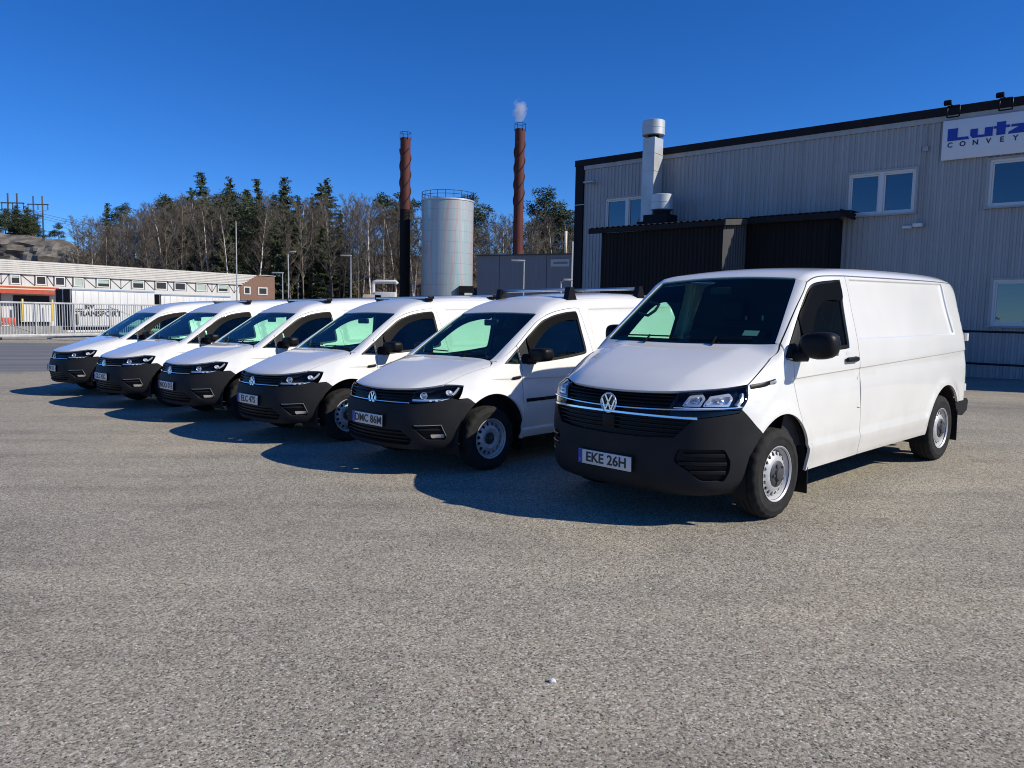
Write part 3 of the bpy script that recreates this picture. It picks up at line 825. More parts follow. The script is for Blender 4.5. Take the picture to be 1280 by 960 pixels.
def rock_face():
    m = bpy.data.materials.new('grey_rock'); m.use_nodes = True; n = m.node_tree.nodes; l = m.node_tree.links; b = n['Principled BSDF']; b.inputs['Roughness'].default_value = .9
    tc = n.new('ShaderNodeTexCoord'); mp = n.new('ShaderNodeMapping'); mp.inputs['Scale'].default_value = (.35, .35, .9); mp.inputs['Rotation'].default_value = (0, .5, 0); l.new(tc.outputs['Object'], mp.inputs[0])
    t = n.new('ShaderNodeTexNoise'); t.inputs['Scale'].default_value = 1.2; t.inputs['Detail'].default_value = 10; t.inputs['Roughness'].default_value = .7; l.new(mp.outputs[0], t.inputs['Vector'])
    r = n.new('ShaderNodeValToRGB'); e = r.color_ramp.elements; e[0].position = .32; e[0].color = (.045, .040, .032, 1); e[1].position = .68; e[1].color = (.25, .23, .205, 1); q = e.new(.5); q.color = (.14, .125, .105, 1)
    l.new(t.outputs['Fac'], r.inputs[0]); l.new(r.outputs[0], b.inputs['Base Color'])
    nx, nz = 90, 34; V = []
    for j in range(nz):
        for i in range(nx):
            x = -150 + 76 * i / (nx - 1); t_ = j / (nz - 1)
            top = 15.9 - .13 * (x + 93) - 4.5 * float(sstep(-82, -74, x)) + .8 * vnoise(x, 0, 5, 4)
            z = -1 + (top + 1) * t_
            y = 136.5 + 3.6 * t_ + 1.6 * vnoise(x, z * 1.5, 5, 5) + .9 * vnoise(x, z * 2, 1.8, 6) + (2.5 * float(sstep(.9, 1, t_)))
            V.append((x, y, z))
    F = [(j * nx + i, j * nx + i + 1, (j + 1) * nx + i + 1, (j + 1) * nx + i) for j in range(nz - 1) for i in range(nx - 1)]
    tag(mesh_obj('rock_face', V, F, m), kind='structure')
rock_face()

def stand(o, x, y, z=None, yaw=0.):
    """place a thing upright by gravity (the yard plane is a degree off level)"""
    o.matrix_world = Matrix.Translation((x, y, gz(x, y) if z is None else z)) @ LEAN @ Matrix.Rotation(yaw, 4, 'Z'); return o
# ------------------------------------------------------------------ warehouse with corrugated walls; local frame: x along the front, -y towards the yard
def weather_mat(name, c, amt=.10, rough=.45, metal=0., streak=True):
    m = bpy.data.materials.new(name); m.use_nodes = True; n = m.node_tree.nodes; l = m.node_tree.links; b = n['Principled BSDF']; b.inputs['Roughness'].default_value = rough; b.inputs['Metallic'].default_value = metal
    tc = n.new('ShaderNodeTexCoord'); mp = n.new('ShaderNodeMapping'); mp.inputs['Scale'].default_value = (3.0, 3.0, .25) if streak else (1, 1, 1); l.new(tc.outputs['Object'], mp.inputs[0])
    t = n.new('ShaderNodeTexNoise'); t.inputs['Scale'].default_value = 1.1; t.inputs['Detail'].default_value = 7; t.inputs['Roughness'].default_value = .6; l.new(mp.outputs[0], t.inputs['Vector'])
    r = n.new('ShaderNodeValToRGB'); e = r.color_ramp.elements; e[0].position = .28; e[1].position = .70
    e[0].color = (*[q * (1 - amt) for q in c], 1); e[1].color = (*[min(1, q * (1 + amt)) for q in c], 1)
    l.new(t.outputs['Fac'], r.inputs[0]); l.new(r.outputs[0], b.inputs['Base Color'])
    if max(c) < .05: b.inputs['Specular IOR Level'].default_value = .15; b.inputs['Roughness'].default_value = .7
    return m
M['clad'] = weather_mat('pale_grey_cladding', (.345, .345, .34), .13, .5)
M['dark_clad'] = weather_mat('black_cladding', (.014, .014, .015), .25, .5)
M['fascia'] = weather_mat('black_fascia', (.016, .016, .018), .2, .5)
M['win_white'] = mat('white_window_frame', (.66, .66, .64), .4)
M['pane'] = glass_mat('window_pane', (.35, .45, .50), 2.3)
M['galv'] = weather_mat('galvanised_sheet', (.50, .52, .52), .16, .5, .45, False)
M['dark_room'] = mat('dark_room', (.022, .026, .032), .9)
M['sign_white'] = mat('sign_white', (.70, .71, .72), .4)
M['sign_blue'] = mat('sign_blue', (.008, .035, .33), .4)
M['sign_dark'] = mat('sign_dark_blue', (.01, .018, .07), .4)
M['concrete'] = mat('concrete', (.24, .235, .225), .9, noise=(2, .25, 8))
M['roof_felt'] = mat('roof_felt', (.05, .05, .052), .9, noise=(1, .2))

def corrugated(mb, s0, s1, h0, h1, y, holes=(), pitch=.175, depth=.030):
    """trapezoid sheet facing -y with rectangular openings (s0,s1,h0,h1)"""
    pr = [(0, 0), (.40, 0), (.50, -1), (.90, -1)]
    xs = []
    k0 = int(math.floor(s0 / pitch)); 
    k = k0
    while k * pitch < s1:
        for f, d in pr:
            x = (k + f) * pitch
            if s0 < x < s1: xs.append((x, y + d * depth))
        k += 1
    def yy(x):
        f = x / pitch - math.floor(x / pitch)
        if f < .4: return y
        if f < .5: return y - depth * (f - .4) / .1
        if f < .9: return y - depth
        return y - depth * (1 - (f - .9) / .1)
    for e in [s0, s1] + [q for h in holes for q in h[:2]]:
        if s0 <= e <= s1: xs.append((e, yy(e)))
    xs = sorted(set((round(a, 4), round(b, 4)) for a, b in xs))
    V = []; F = []
    for (xa, ya), (xb, yb) in zip(xs[:-1], xs[1:]):
        if xb - xa < 1e-3: continue
        c = (xa + xb) / 2; spans = [(h0, h1)]
        for a, b_, p, q in holes:
            if a < c < b_:
                ns = []
                for u, v in spans:
                    if p > u: ns.append((u, min(p, v)))
                    if q < v: ns.append((max(q, u), v))
                spans = [t for t in ns if t[1] - t[0] > .001]
        for u, v in spans:
            i = len(V); V += [(xa, ya, u), (xb, yb, u), (xb, yb, v), (xa, ya, v)]; F.append((i, i + 1, i + 2, i + 3))
    mb.add(V, F, False)

def make_window(parent, s0, s1, h0, h1, sashes, y=-.02, stuff=None):
    """frame with one sash per pane, set 6 cm back in the wall"""
    mb = MB(); t = .07; yb = y + .05
    for a, b, c, d in ((s0, s1, h0, h0 + t), (s0, s1, h1 - t, h1), (s0, s0 + t, h0 + t, h1 - t), (s1 - t, s1, h0 + t, h1 - t)): mb.box(((a + b) / 2, yb, (c + d) / 2), (b - a, .12, d - c))
    if sashes == 2: mb.box(((s0 + s1) / 2, yb - .004, (h0 + h1) / 2), (.14, .12, h1 - h0 - 2 * t))
    w = mb.build('window', M['win_white'], parent)
    xs = [(s0 + t, s1 - t)] if sashes == 1 else [(s0 + t, (s0 + s1) / 2 - .07), ((s0 + s1) / 2 + .07, s1 - t)]
    for a, b in xs:
        q = MB(); u = .055
        for A, B, C_, D in ((a, b, h0 + t, h0 + t + u), (a, b, h1 - t - u, h1 - t), (a, a + u, h0 + t + u, h1 - t - u), (b - u, b, h0 + t + u, h1 - t - u)): q.box(((A + B) / 2, yb + .015, (C_ + D) / 2), (B - A - .006, .07, D - C_ - .004))
        q.build('window_sash', M['win_white'], w)
        p = MB(); p.box(((a + b) / 2, yb + .02, (h0 + h1) / 2), (b - a - 2 * u + .01, .012, h1 - h0 - 2 * t - 2 * u + .01)); p.build('window_pane', M['pane'], w)
    tr = MB()
    for a, b, c, d in ((s0 - .07, s1 + .07, h1, h1 + .06), (s0 - .07, s0, h0, h1), (s1, s1 + .07, h0, h1)): tr.box(((a + b) / 2, y - .015, (c + d) / 2), (b - a, .09, d - c))
    tr.box(((s0 + s1) / 2, y - .05, h0 - .025), (s1 - s0 + .18, .16, .05)); tr.build('window_sill', M['clad'], w)
    rm = MB(); rm.box(((s0 + s1) / 2, y + 1.3, (h0 + h1) / 2), (s1 - s0 + .6, .02, h1 - h0 + .6))
    rm.box(((s0 + s1) / 2, y + .7, h0 - .31), (s1 - s0 + .6, 1.16, .02)); rm.box(((s0 + s1) / 2, y + .7, h1 + .31), (s1 - s0 + .6, 1.16, .02))
    for e in (s0 - .31, s1 + .31): rm.box((e, y + .7, (h0 + h1) / 2), (.02, 1.16, h1 - h0 + .6))
    rm.build('room_recess', M['dark_room'], w)
    return w

def build_warehouse():
    H = 8.24; L = 34.; D = 16.; g = -.55
    root = thing('warehouse', 'two storey warehouse clad in pale grey corrugated sheet with black roof edge', 'warehouse')
    wins = [(1.50, 3.72, 5.02, 6.44, 2), (11.60, 13.72, 5.02, 6.44, 2), (15.78, 17.55, 5.02, 6.46, 1), (16.10, 17.85, 1.38, 2.80, 1), (20.2, 22.3, 5.02, 6.44, 2), (25.0, 27.1, 5.02, 6.44, 2), (20.2, 22.0, 1.38, 2.80, 1)]
    mb = MB(); corrugated(mb, .34, L, -.28, 7.80, 0., [w[:4] for w in wins]); mb.build('front_cladding', M['clad'], root)
    mb = MB(); mb.box((L / 2 + .17, -.05, 7.885), (L - .34, .06, .17)); mb.build('eaves_flashing', M['clad'], root)
    x = .34 + 3.0
    for j in (9.93,): box_part('cladding_joint', M['clad'], root, (j, -.048, 3.76), (.03, .02, 8.06))
    mb = MB(); mb.box((L / 2 - .02, .06, 8.105), (L + .24, .36, .27)); mb.build('fascia', M['fascia'], root)
    mb = MB(); mb.box((.10, .06, 3.71), (.44, .30, 8.52)); mb.build('corner_trim', M['fascia'], root)
    mb = MB(); mb.box((L / 2, .05, -.60), (L, .16, .64)); mb.build('plinth', M['dark_clad'], root)
    mb = MB(); mb.box((.01, D / 2 + .22, 3.70), (.16, D - .04, 8.5)); mb.box((L, D / 2 + .2, 3.7), (.1, D, 8.5)); mb.box((L / 2, D + .2, 3.7), (L, .1, 8.5)); mb.build('end_wall', M['clad'], root)
    mb = MB(); mb.prism([(.24, 8.10), (D * .5, 8.235), (D + .1, 8.10), (D + .1, 8.0), (.24, 8.0)], .05, L - .05, 'x'); mb.build('roof', M['roof_felt'], root)
    for a, b, c, d, n in wins: make_window(root, a, b, c, d, n)
    # cable run, box and small camera between the windows; wall lamp; drain pipe
    mb = MB(); mb.tube([(13.95, -.06, 7.8), (13.95, -.06, 4.60)], .018, 6); mb.box((13.95, -.08, 7.02), (.16, .08, .16), bev=.01); mb.build('cable_duct', M['clad'], root)
    mb = MB(); mb.box((13.90, -.18, 4.58), (.28, .28, .13), bev=.03); mb.box((13.55, -.08, 4.55), (.30, .08, .10), bev=.02); mb.build('security_camera', M['win_white'], root)
    mb = MB(); mb.tube([(.90, -.02, 7.16), (.90, -.28, 7.20)], .03, 8); mb.add(*soft_box((.90, -.42, 7.18), (.62, .30, .13), 2.6, 4), True); mb.build('wall_lamp', M['galv'], root)
    mb = MB(); mb.tube([(3.20, -.10, 5.5), (3.20, -.10, -.45)], .055, 10); mb.build('drain_pipe', M['clad'], root)
    for i, sx in enumerate((1.2,)): box_part('wall_bracket', M['galv'], root, (.16, -.12, 6.3), (.5, .05, .03))
    root.matrix_world = Matrix.Translation((FC.x, FC.y, 0)) @ LEAN @ Matrix.Rotation(math.atan2(FU.y, FU.x), 4, 'Z')
    return root
WH = build_warehouse()
def at_wall(o): o.matrix_world = WH.matrix_world.copy(); return o

def build_annex():
    root = thing('annex', 'low black corrugated annex with sloping roof, built against the pale warehouse', 'annex')
    g = -.5
    mb = MB(); corrugated(mb, 3.42, 8.50, g, 4.62, -3.0, pitch=.16, depth=.03); mb.build('front_cladding', M['dark_clad'], root)
    mb = MB(); mb.box((3.45, -1.5, 2.05), (.05, 2.98, 5.2)); mb.build('side_wall', M['dark_clad'], root)
    # side wall towards the canopy: ribbed sheet facing +x
    mb = MB(); V = []; F = []
    ys = np.linspace(-3.02, -.05, 60)
    for k, y in enumerate(ys):
        d = .03 if (k // 2) % 2 else 0.
        V += [(8.50 + d, y, g), (8.50 + d, y, 4.62 + .12 * (y + 3))]
    F = [(2 * k, 2 * k + 2, 2 * k + 3, 2 * k + 1) for k in range(59)]
    mb.add(V, F); mb.build('side_cladding', M['clad2'], root)
    mb = MB(); corrugated(mb, 8.53, 11.46, g, 4.9, -1.2, pitch=.16, depth=.03); mb.box((11.47, -.62, 2.2), (.04, 1.12, 5.4)); mb.build('canopy_cladding', M['dark_clad'], root)
    def roof(s0, s1, d, ze, zw, name):
        V = []; F = []; n = int((s1 - s0) / .06)
        for k in range(n + 1):
            s = s0 + (s1 - s0) * k / n; w = .035 if (k // 2) % 2 else 0.
            V += [(s, -d, ze + w), (s, -.06, zw + w), (s, -d, ze + w - .02), (s, -.06, zw + w - .02)]
        for k in range(n):
            a, b = 4 * k, 4 * k + 4
            F += [(a, b, b + 1, a + 1), (a + 2, a + 3, b + 3, b + 2), (a, a + 2, b + 2, b)]
        q = MB(); q.add(V, F); return q.build(name, M['fascia'], root)
    roof(2.98, 8.67, 3.26, 4.80, 5.16, 'roof'); roof(8.70, 11.90, 1.58, 5.02, 5.20, 'canopy_roof')
    mb = MB(); mb.box((5.82, -3.24, 4.69), (5.70, .05, .18)); mb.build('fascia', M['fascia'], root)
    mb = MB(); mb.prism([(-3.27, 4.60), (-3.27, 4.80), (-1.3, 5.02), (-1.3, 4.82)], 8.665, 8.70, 'x'); mb.build('verge_board', M['clad2'], root)
    mb = MB(); mb.box((10.30, -1.56, 4.90), (3.2, .05, .20)); mb.box((11.88, -.8, 5.0), (.05, 1.5, .20)); mb.build('canopy_fascia', M['fascia'], root)
    return at_wall(root)
M['clad2'] = weather_mat('grey_cladding', (.065, .065, .064), .15, .5)
build_annex()

def build_stack():
    root = thing('exhaust_stack', 'tall galvanised square exhaust stack with round cowl rising above the annex roof', 'exhaust stack')
    s0, s1, y0, y1 = 3.90, 4.44, -1.02, -.38
    zs = [5.20, 5.9, 6.55, 7.22, 7.9, 8.52]
    for a, b in zip(zs[:-1], zs[1:]):
        box_part('duct_section', M['galv'], root, ((s0 + s1) / 2, (y0 + y1) / 2, (a + b) / 2), (s1 - s0, y1 - y0, b - a - .012))
    for z in zs[1:-1]:
        box_part('duct_flange', M['galv'], root, ((s0 + s1) / 2, (y0 + y1) / 2, z), (s1 - s0 + .03, y1 - y0 + .03, .022))
    box_part('base_curb', M['fascia'], root, ((s0 + s1) / 2, (y0 + y1) / 2, 5.08), (.75, .85, .30))
    Mx = Matrix.Translation(((s0 + s1) / 2, (y0 + y1) / 2, 0))
    mb = MB(); mb.lathe([(.22, 8.5), (.22, 8.66)], 24, Mx); mb.build('cowl_neck', M['fascia'], root)
    mb = MB(); mb.lathe([(.40, 8.62), (.445, 8.64), (.445, 8.90), (.452, 8.905), (.452, 8.925), (.445, 8.93), (.445, 9.19), (.43, 9.20), (.42, 9.19), (.42, 8.66)], 32, Mx); mb.lathe([(.0, 8.64), (.43, 8.64)], 24, Mx); mb.build('cowl', M['galv'], root)
    return at_wall(root)
build_stack()
def build_vent():
    root = thing('roof_ventilator', 'short round galvanised ventilator on a black curb beside the tall exhaust stack', 'ventilator')
    Mx = Matrix.Translation((5.0, -1.25, 0)); mb = MB(); mb.lathe([(.30, 5.56), (.44, 5.60), (.44, 5.86), (.448, 5.865), (.448, 5.885), (.44, 5.89), (.44, 6.16), (.42, 6.18), (.40, 6.16), (.40, 5.7), (0, 5.68)], 32, Mx); mb.build('cowl', M['galv'], root)
    mb = MB(); mb.lathe([(.30, 5.35), (.34, 5.56), (.36, 5.60)], 24, Mx); mb.build('neck', M['fascia'], root)
    box_part('base_curb', M['fascia'], root, (4.95, -1.25, 5.18), (1.05, .85, .44), .02)
    return at_wall(root)
build_vent()
def build_sign():
    root = thing('wall_sign', 'long white sign board with blue Lutz lettering high on the warehouse wall', 'sign')
    mb = MB(); mb.box((17.35, -.13, 7.18), (5.84, .06, 1.22), bev=.006); mb.build('sign_board', M['sign_white'], root)
    for x in (17.0,): box_part('board_joint', M['clad'], root, (x, -.162, 7.18), (.012, .004, 1.21))
    # heavy slab letters
    y0, y1 = -.18, -.158; T = MB()
    def blk(pts, name='letter'):
        q = MB(); q.prism([(14.58 + (a - 14.56) * .665, 7.15 + (c - 7.15) * .72) for a, c in pts], y0, y1, 'y'); q.build(name, M['sign_blue'], root)
    b = 7.15
    blk([(14.56, b), (14.56, b + .52), (14.97, b + .52), (14.97, b + .12), (15.42, b + .12), (15.46, b)])
    blk([(15.50, b + .14), (15.50, b + .40), (15.80, b + .40), (15.80, b + .12), (16.08, b + .12), (16.08, b + .40), (16.40, b + .40), (16.40, b + .02), (15.60, b + .02)])
    blk([(16.55, b + .02), (16.55, b + .30), (16.43, b + .30), (16.43, b + .40), (16.55, b + .40), (16.55, b + .56), (16.90, b + .56), (16.90, b + .40), (17.06, b + .40), (17.06, b + .30), (16.90, b + .30), (16.90, b + .02)])
    blk([(17.02, b + .02), (17.02, b + .10), (17.42, b + .30), (17.12, b + .30), (17.12, b + .40), (17.98, b + .40), (17.98, b + .32), (17.56, b + .12), (18.00, b + .12), (18.00, b + .02)])
    for k, ch in enumerate('CONVEY'):
        text_mesh(ch, .215, M['sign_dark'], 'letter', root, (14.66 + k * .350, -.165, b - .13), (R(90), 0, 0), depth=.004, bold=.006)
    return at_wall(root)
build_sign()
for sx in (14.55, 15.95):
    fl = thing('floodlight', 'small floodlight in a wire bracket on the roof edge, %s' % ('further along from the sign end' if sx > 15 else 'above the start of the sign'), 'floodlight', group='floodlights on the roof edge')
    box_part('lamp_housing', M['black'], fl, (sx + .02, -.40, 8.29), (.22, .14, .13), .03, (R(-35), 0, 0))
    mb = MB()
    for p, q in (((0, 0), (0, -.34)), ((.34, 0), (.34, -.34)), ((0, 0), (.34, 0)), ((0, -.34), (.34, -.34))): mb.tube([(sx + p[0], -.30, 8.20 + p[1]), (sx + q[0], -.30, 8.20 + q[1])], .022, 6)
    mb.tube([(sx + .17, -.30, 8.2), (sx + .06, -.36, 8.26)], .02, 6); mb.build('bracket', M['black'], fl)
    at_wall(fl)
def build_railing():
    root = thing('railing', 'thin dark rail fence standing along the foot of the warehouse wall', 'fence')
    for z in (1.20, .22):
        mb = MB(); mb.tube([(12.2, -.9, z), (33.5, -.9, z)], .032, 8); mb.build('rail', M['fascia'], root)
    for s in np.arange(13.4, 33.6, 4.9):
        mb = MB(); mb.tube([(s, -.9, -.55), (s, -.9, 1.22)], .028, 8); mb.build('post', M['fascia'], root)
    return at_wall(root)
build_railing()
def build_drum():
    root = thing('drum', 'black rounded drum standing by the warehouse wall, half hidden behind the large van', 'drum')
    Mx = Matrix.Translation((14.88, -1.35, -.47)); mb = MB(); mb.lathe([(0, 0), (.34, 0), (.40, .08), (.43, .4), (.43, .95), (.40, 1.30), (.30, 1.52), (.12, 1.60), (0, 1.61)], 24, Mx); mb.build('drum_body', M['black'], root)
    return at_wall(root)
build_drum()
# ------------------------------------------------------------------ low white building, gate, trailers, silo, chimneys, lamp posts, power line
M['white_wall'] = weather_mat('white_wall_boards', (.56, .56, .54), .07, .6)
M['roof_sheet'] = weather_mat('pale_roof_sheet', (.46, .445, .41), .12, .5)
M['brace'] = mat('dark_brown_brace', (.04, .028, .022), .7)
M['brick'] = bpy.data.materials.new('red_brown_brick')
def brick_mat(m):
    m.use_nodes = True; n = m.node_tree.nodes; l = m.node_tree.links; b = n['Principled BSDF']; b.inputs['Roughness'].default_value = .85
    tc = n.new('ShaderNodeTexCoord'); mp = n.new('ShaderNodeMapping'); mp.inputs['Rotation'].default_value = (R(90), 0, 0); l.new(tc.outputs['Object'], mp.inputs[0])
    k = n.new('ShaderNodeTexBrick'); k.inputs['Scale'].default_value = 1; k.inputs['Brick Width'].default_value = .25; k.inputs['Row Height'].default_value = .075; k.inputs['Mortar Size'].default_value = .01
    k.inputs['Color1'].default_value = (.20, .085, .05, 1); k.inputs['Color2'].default_value = (.15, .062, .038, 1); k.inputs['Mortar'].default_value = (.22, .19, .16, 1)
    l.new(mp.outputs[0], k.inputs['Vector']); l.new(k.outputs[0], b.inputs['Base Color'])
brick_mat(M['brick'])
M['red'] = mat('faded_red_paint', (.42, .06, .03), .6, noise=(2, .15))
M['cream'] = mat('cream_paint', (.66, .56, .38), .6)
M['yellow'] = mat('yellow_post_paint', (.65, .45, .06), .5)
M['green_blind'] = mat('pale_green_blind', (.36, .45, .38), .6)
M['gate'] = mat('galvanised_gate', (.44, .45, .45), .5, .3, noise=(3, .15))
M['trailer'] = weather_mat('white_trailer_panel', (.60, .60, .585), .07, .4)
M['dark_red'] = mat('dark_red_line', (.28, .03, .03), .5)

def build_low_building():
    root = thing('low_building', 'long low white building with lined pale roof and brick gable behind the gate', 'building')
    L = 33.4; x0 = -14.
    mb = MB(); mb.box(((x0 + 27.9) / 2, 2.0, 2.42), (27.9 - x0, 4.0, 6.0)); mb.build('wall', M['white_wall'], root)
    # roof edge made of lapped horizontal boards
    n = 7
    for k in range(n):
        z0 = 5.40 + k * 1.38 / n; z1 = z0 + 1.38 / n
        e = 27.95 + (30.9 - 27.95) * (k + .5) / n
        q = MB(); q.prism([(-.02 + .06 * k, z0), (-.24 + .06 * k, z0 + .015), (-.13 + .06 * k, z1 - .005), (.1 + .06 * k, z1 - .005)], x0, e, 'x'); q.build('roof_board', M['roof_sheet'], root)
    mb = MB(); mb.prism([(.35, 6.78), (9, 6.9), (9, 5.4), (.35, 5.4)], x0, 30.8, 'x'); mb.build('roof', M['roof_felt'], root)
    mb = MB(); mb.prism([(27.92, -.6), (27.92, 5.38), (30.75, 6.75), (33.4, 6.72), (33.4, -.6)], -.06, 9, 'y'); mb.build('gable_wall', M['brick'], root)
    mb = MB(); mb.box((32.1, -.05, 6.78), (2.8, .3, .08)); mb.build('gable_coping', M['roof_sheet'], root)
    for a, b in ((28.45, 29.40), (30.70, 32.10)):
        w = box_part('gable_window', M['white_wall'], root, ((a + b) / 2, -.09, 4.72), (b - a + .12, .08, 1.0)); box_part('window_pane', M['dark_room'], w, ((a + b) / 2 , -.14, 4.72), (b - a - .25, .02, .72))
    wins = [(1.1, 1.8), (3.45, 4.25), (5.3, 6.1), (7.2, 8.0), (9.65, 10.85), (13.6, 14.8), (16.4, 17.6), (18.8, 20.05), (21.7, 22.9), (24.7, 26.0), (-1.5, -.7), (-4, -3.2), (-6.5, -5.3), (-9.5, -8.3)]
    for i, (a, b) in enumerate(wins):
        f = MB(); t = .10
        for A, B, C_, D in ((a - t, b + t, 4.40, 4.50), (a - t, b + t, 5.22, 5.32), (a - t, a, 4.50, 5.22), (b, b + t, 4.50, 5.22)): f.box(((A + B) / 2, -.04, (C_ + D) / 2), (B - A, .10, D - C_))
        w = f.build('window', M['win_white'], root)
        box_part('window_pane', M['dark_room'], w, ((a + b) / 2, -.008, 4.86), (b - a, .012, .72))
        k = (i * 37) % 5
        if k in (1, 3, 0): box_part('window_blind', M['green_blind'], w, ((a + b) / 2, -.018, 5.22 - (.36 if k == 1 else .10 if k == 0 else .2)), (b - a - .02, .008, .70 if k == 1 else .2 if k == 0 else .40))
    # dark braces between the windows
    def stroke(p, q): 
        m_ = MB(); d = Vector((q[0] - p[0], 0, q[1] - p[1])); nn = Vector((-d.z, 0, d.x)).normalized() * .030
        m_.prism([(p[0] + nn.x, p[1] + nn.z), (q[0] + nn.x, q[1] + nn.z), (q[0] - nn.x, q[1] - nn.z), (p[0] - nn.x, p[1] - nn.z)], -.035, .01, 'y'); m_.build('brace', M['brace'], root)
    ws = sorted(wins); gaps = [(ws[i][1] + .2, ws[i + 1][0] - .2) for i in range(len(ws) - 1)] + [(26.25, 27.8)]
    for a, b in gaps:
        if b - a < .6: continue
        for p in (a, b): stroke((p, 4.30), (p, 5.38))
        m2 = (a + b) / 2
        if b - a > 1.4: stroke((a, 5.35), (m2, 4.32)); stroke((b, 5.35), (m2, 4.32)); stroke((m2, 4.32), (m2, 5.36))
        else: stroke((a, 5.35), (b, 4.32))
    # canopy over the loading dock
    mb = MB(); mb.prism([(-1.6, 3.50), (-1.62, 3.62), (-.02, 4.20), (-.02, 4.05)], x0, 5.5, 'x'); mb.box(((x0 + 5.5) / 2, -1.62, 3.66), (5.5 - x0, .06, .42)); mb.build('canopy', M['red'], root)
    mb = MB(); mb.box(((x0 + 5.6) / 2, -.06, 4.24), (5.6 - x0, .10, .10)); mb.box(((x0 + 5.5) / 2, -1.66, 3.92), (5.5 - x0, .06, .11)); mb.build('canopy_edge', M['cream'], root)
    box_part('dock_opening', M['dark_room'], root, (2.9, -.03, 1.6), (3.4, .06, 3.4))
    for i in range(5): box_part('dock_door_panel', M['trailer'], root, (1.95 + i * .62, -.30, 1.55), (.56, .05, 1.75))
    mb = MB(); mb.box((-6.3, -.04, 1.5), (12.8, .06, 4.2)); mb.build('brick_base', M['brick'], root)
    for s in (1.35, 4.15): box_part('dock_post', M['yellow'], root, (s, -1.5, 1.85), (.16, .16, 2.2), .01)
    box_part('dock_barrier', M['red'], root, (.2, -1.2, .75), (1.2, .1, .7), .02)
    mb = MB(); mb.box((-1.0, -1.0, -.1), (12.5, 2.0, .7)); mb.build('loading_dock', M['concrete'], root)
    root.matrix_world = Matrix.Translation((-50.2, 75., 0)) @ LEAN @ Matrix.Rotation(math.atan2(.83834, .54514), 4, 'Z')
build_low_building()

def build_gate():
    root = thing('sliding_gate', 'long galvanised bar gate standing across the yard entrance before the trailers', 'gate')
    L = 26.; x0 = -4.
    mb = MB(); mb.box(((x0 + L) / 2, 0, 2.16), (L - x0, .09, .10), bev=.01); mb.build('top_rail', M['gate'], root)
    mb = MB(); mb.box(((x0 + L) / 2, 0, .22), (L - x0, .12, .16), bev=.01); mb.build('bottom_beam', M['gate'], root)
    bar = None; k = 0
    for s in np.arange(x0 + .1, L, .165):
        if abs((s / 2.4) - round(s / 2.4)) < .03: continue
        if bar is None:
            m_ = MB(); m_.box((0, 0, 1.20), (.034, .034, 1.82)); bar = m_.build('bar', M['gate'], root); bar.location = (s, 0, 0)
        else:
            c = bar.copy(); COL.objects.link(c); c.parent = root; c.location = (s, 0, 0)
    for s in np.arange(-2.4, L, 2.4):
        box_part('post', M['gate'], root, (s, 0, 1.19), (.085, .085, 1.84))
    for a, b in ((-2.4, 2.4), (7.2, 11.9)):
        m_ = MB(); m_.tube([(a, .06, 2.0), (b, .06, .34)], .03, 6); m_.build('brace', M['gate'], root)
    for s in (.3, 9.6, 19.): box_part('gate_foot', M['fascia'], root, (s, 0, .06), (.14, .2, .16))
    mb = MB(); mb.box((15.3, .2, .01), (24, .5, .06)); mb.build('guide_track', M['concrete'], root)
    root.matrix_world = Matrix.Translation((-29.6, 43.6, gz(-29.6, 43.6))) @ LEAN @ Matrix.Rotation(math.atan2(8.5, 4.3), 4, 'Z')
build_gate()

def build_trailer(loc, length, z0, z1, text, label):
    root = thing('box_trailer', label, 'trailer', group=None)
    W = 2.5
    mb = MB(); mb.box((length / 2, W / 2, (z0 + z1) / 2), (length, W - .04, z1 - z0), bev=.02); mb.build('box_body', M['trailer'], root)
    for i in range(int(length / .6)): box_part('side_panel_rib', M['trailer'], root, (.3 + i * .6, .01, (z0 + z1) / 2), (.025, .03, z1 - z0 - .2))
    mb = MB(); mb.box((length / 2, 0, z1 - .05), (length + .02, .06, .12)); mb.box((length / 2, 0, z0 + .05), (length + .02, .06, .12)); mb.build('edge_rail', M['alu'], root)
    e = MB(); e.box((-.02, W / 2, (z0 + z1) / 2), (.06, W - .1, z1 - z0 - .1)); e.build('end_door', M['fascia'], root)
    for y in (.12, W / 2, W - .12): box_part('end_post', M['gate'], root, (-.06, y, (z0 + z1) / 2), (.04, .09, z1 - z0))
    mb = MB(); mb.box((length / 2, W / 2, z0 - .16), (length - .3, 1.2, .25)); mb.build('chassis', M['under'], root)
    for x in (length - 1.2, length - 2.4):
        mb = MB(); mb.lathe([(0, -.15), (.48, -.15), (.5, -.05), (.5, .15), (0, .15)], 20, Matrix.Translation((x, .25, .02)), axis='y'); mb.build('wheel', M['rubber'], root)
    if text:
        text_mesh('RV', .62, M['ink'], 'lettering', root, (1.35, -.025, 2.02), (R(90), 0, 0), depth=.004, bold=.012)
        text_mesh('TRANSPORT', .60, M['ink'], 'lettering', root, (2.05, -.025, 1.45), (R(90), 0, 0), sx=1.12, depth=.004, bold=.012)
        box_part('red_line', M['dark_red'], root, (2.75, -.022, 1.82), (1.9, .01, .06)); box_part('black_line', M['ink'], root, (.55, -.022, 1.82), (.6, .01, .06))
        box_part('notice_board', M['ink'], root, (.28, -.03, 1.0), (.30, .02, .85))
    root.matrix_world = Matrix.Translation((loc[0], loc[1], gz(*loc) + .48)) @ LEAN @ Matrix.Rotation(math.atan2(.83834, .54514), 4, 'Z')
build_trailer((-34.5, 60.), 6.9, .42, 3.40, True, 'white box trailer lettered RV TRANSPORT behind the bar gate')
build_trailer((-30.4, 66.3), 7.0, .42, 3.15, False, 'plain white box trailer in line behind the lettered trailer')

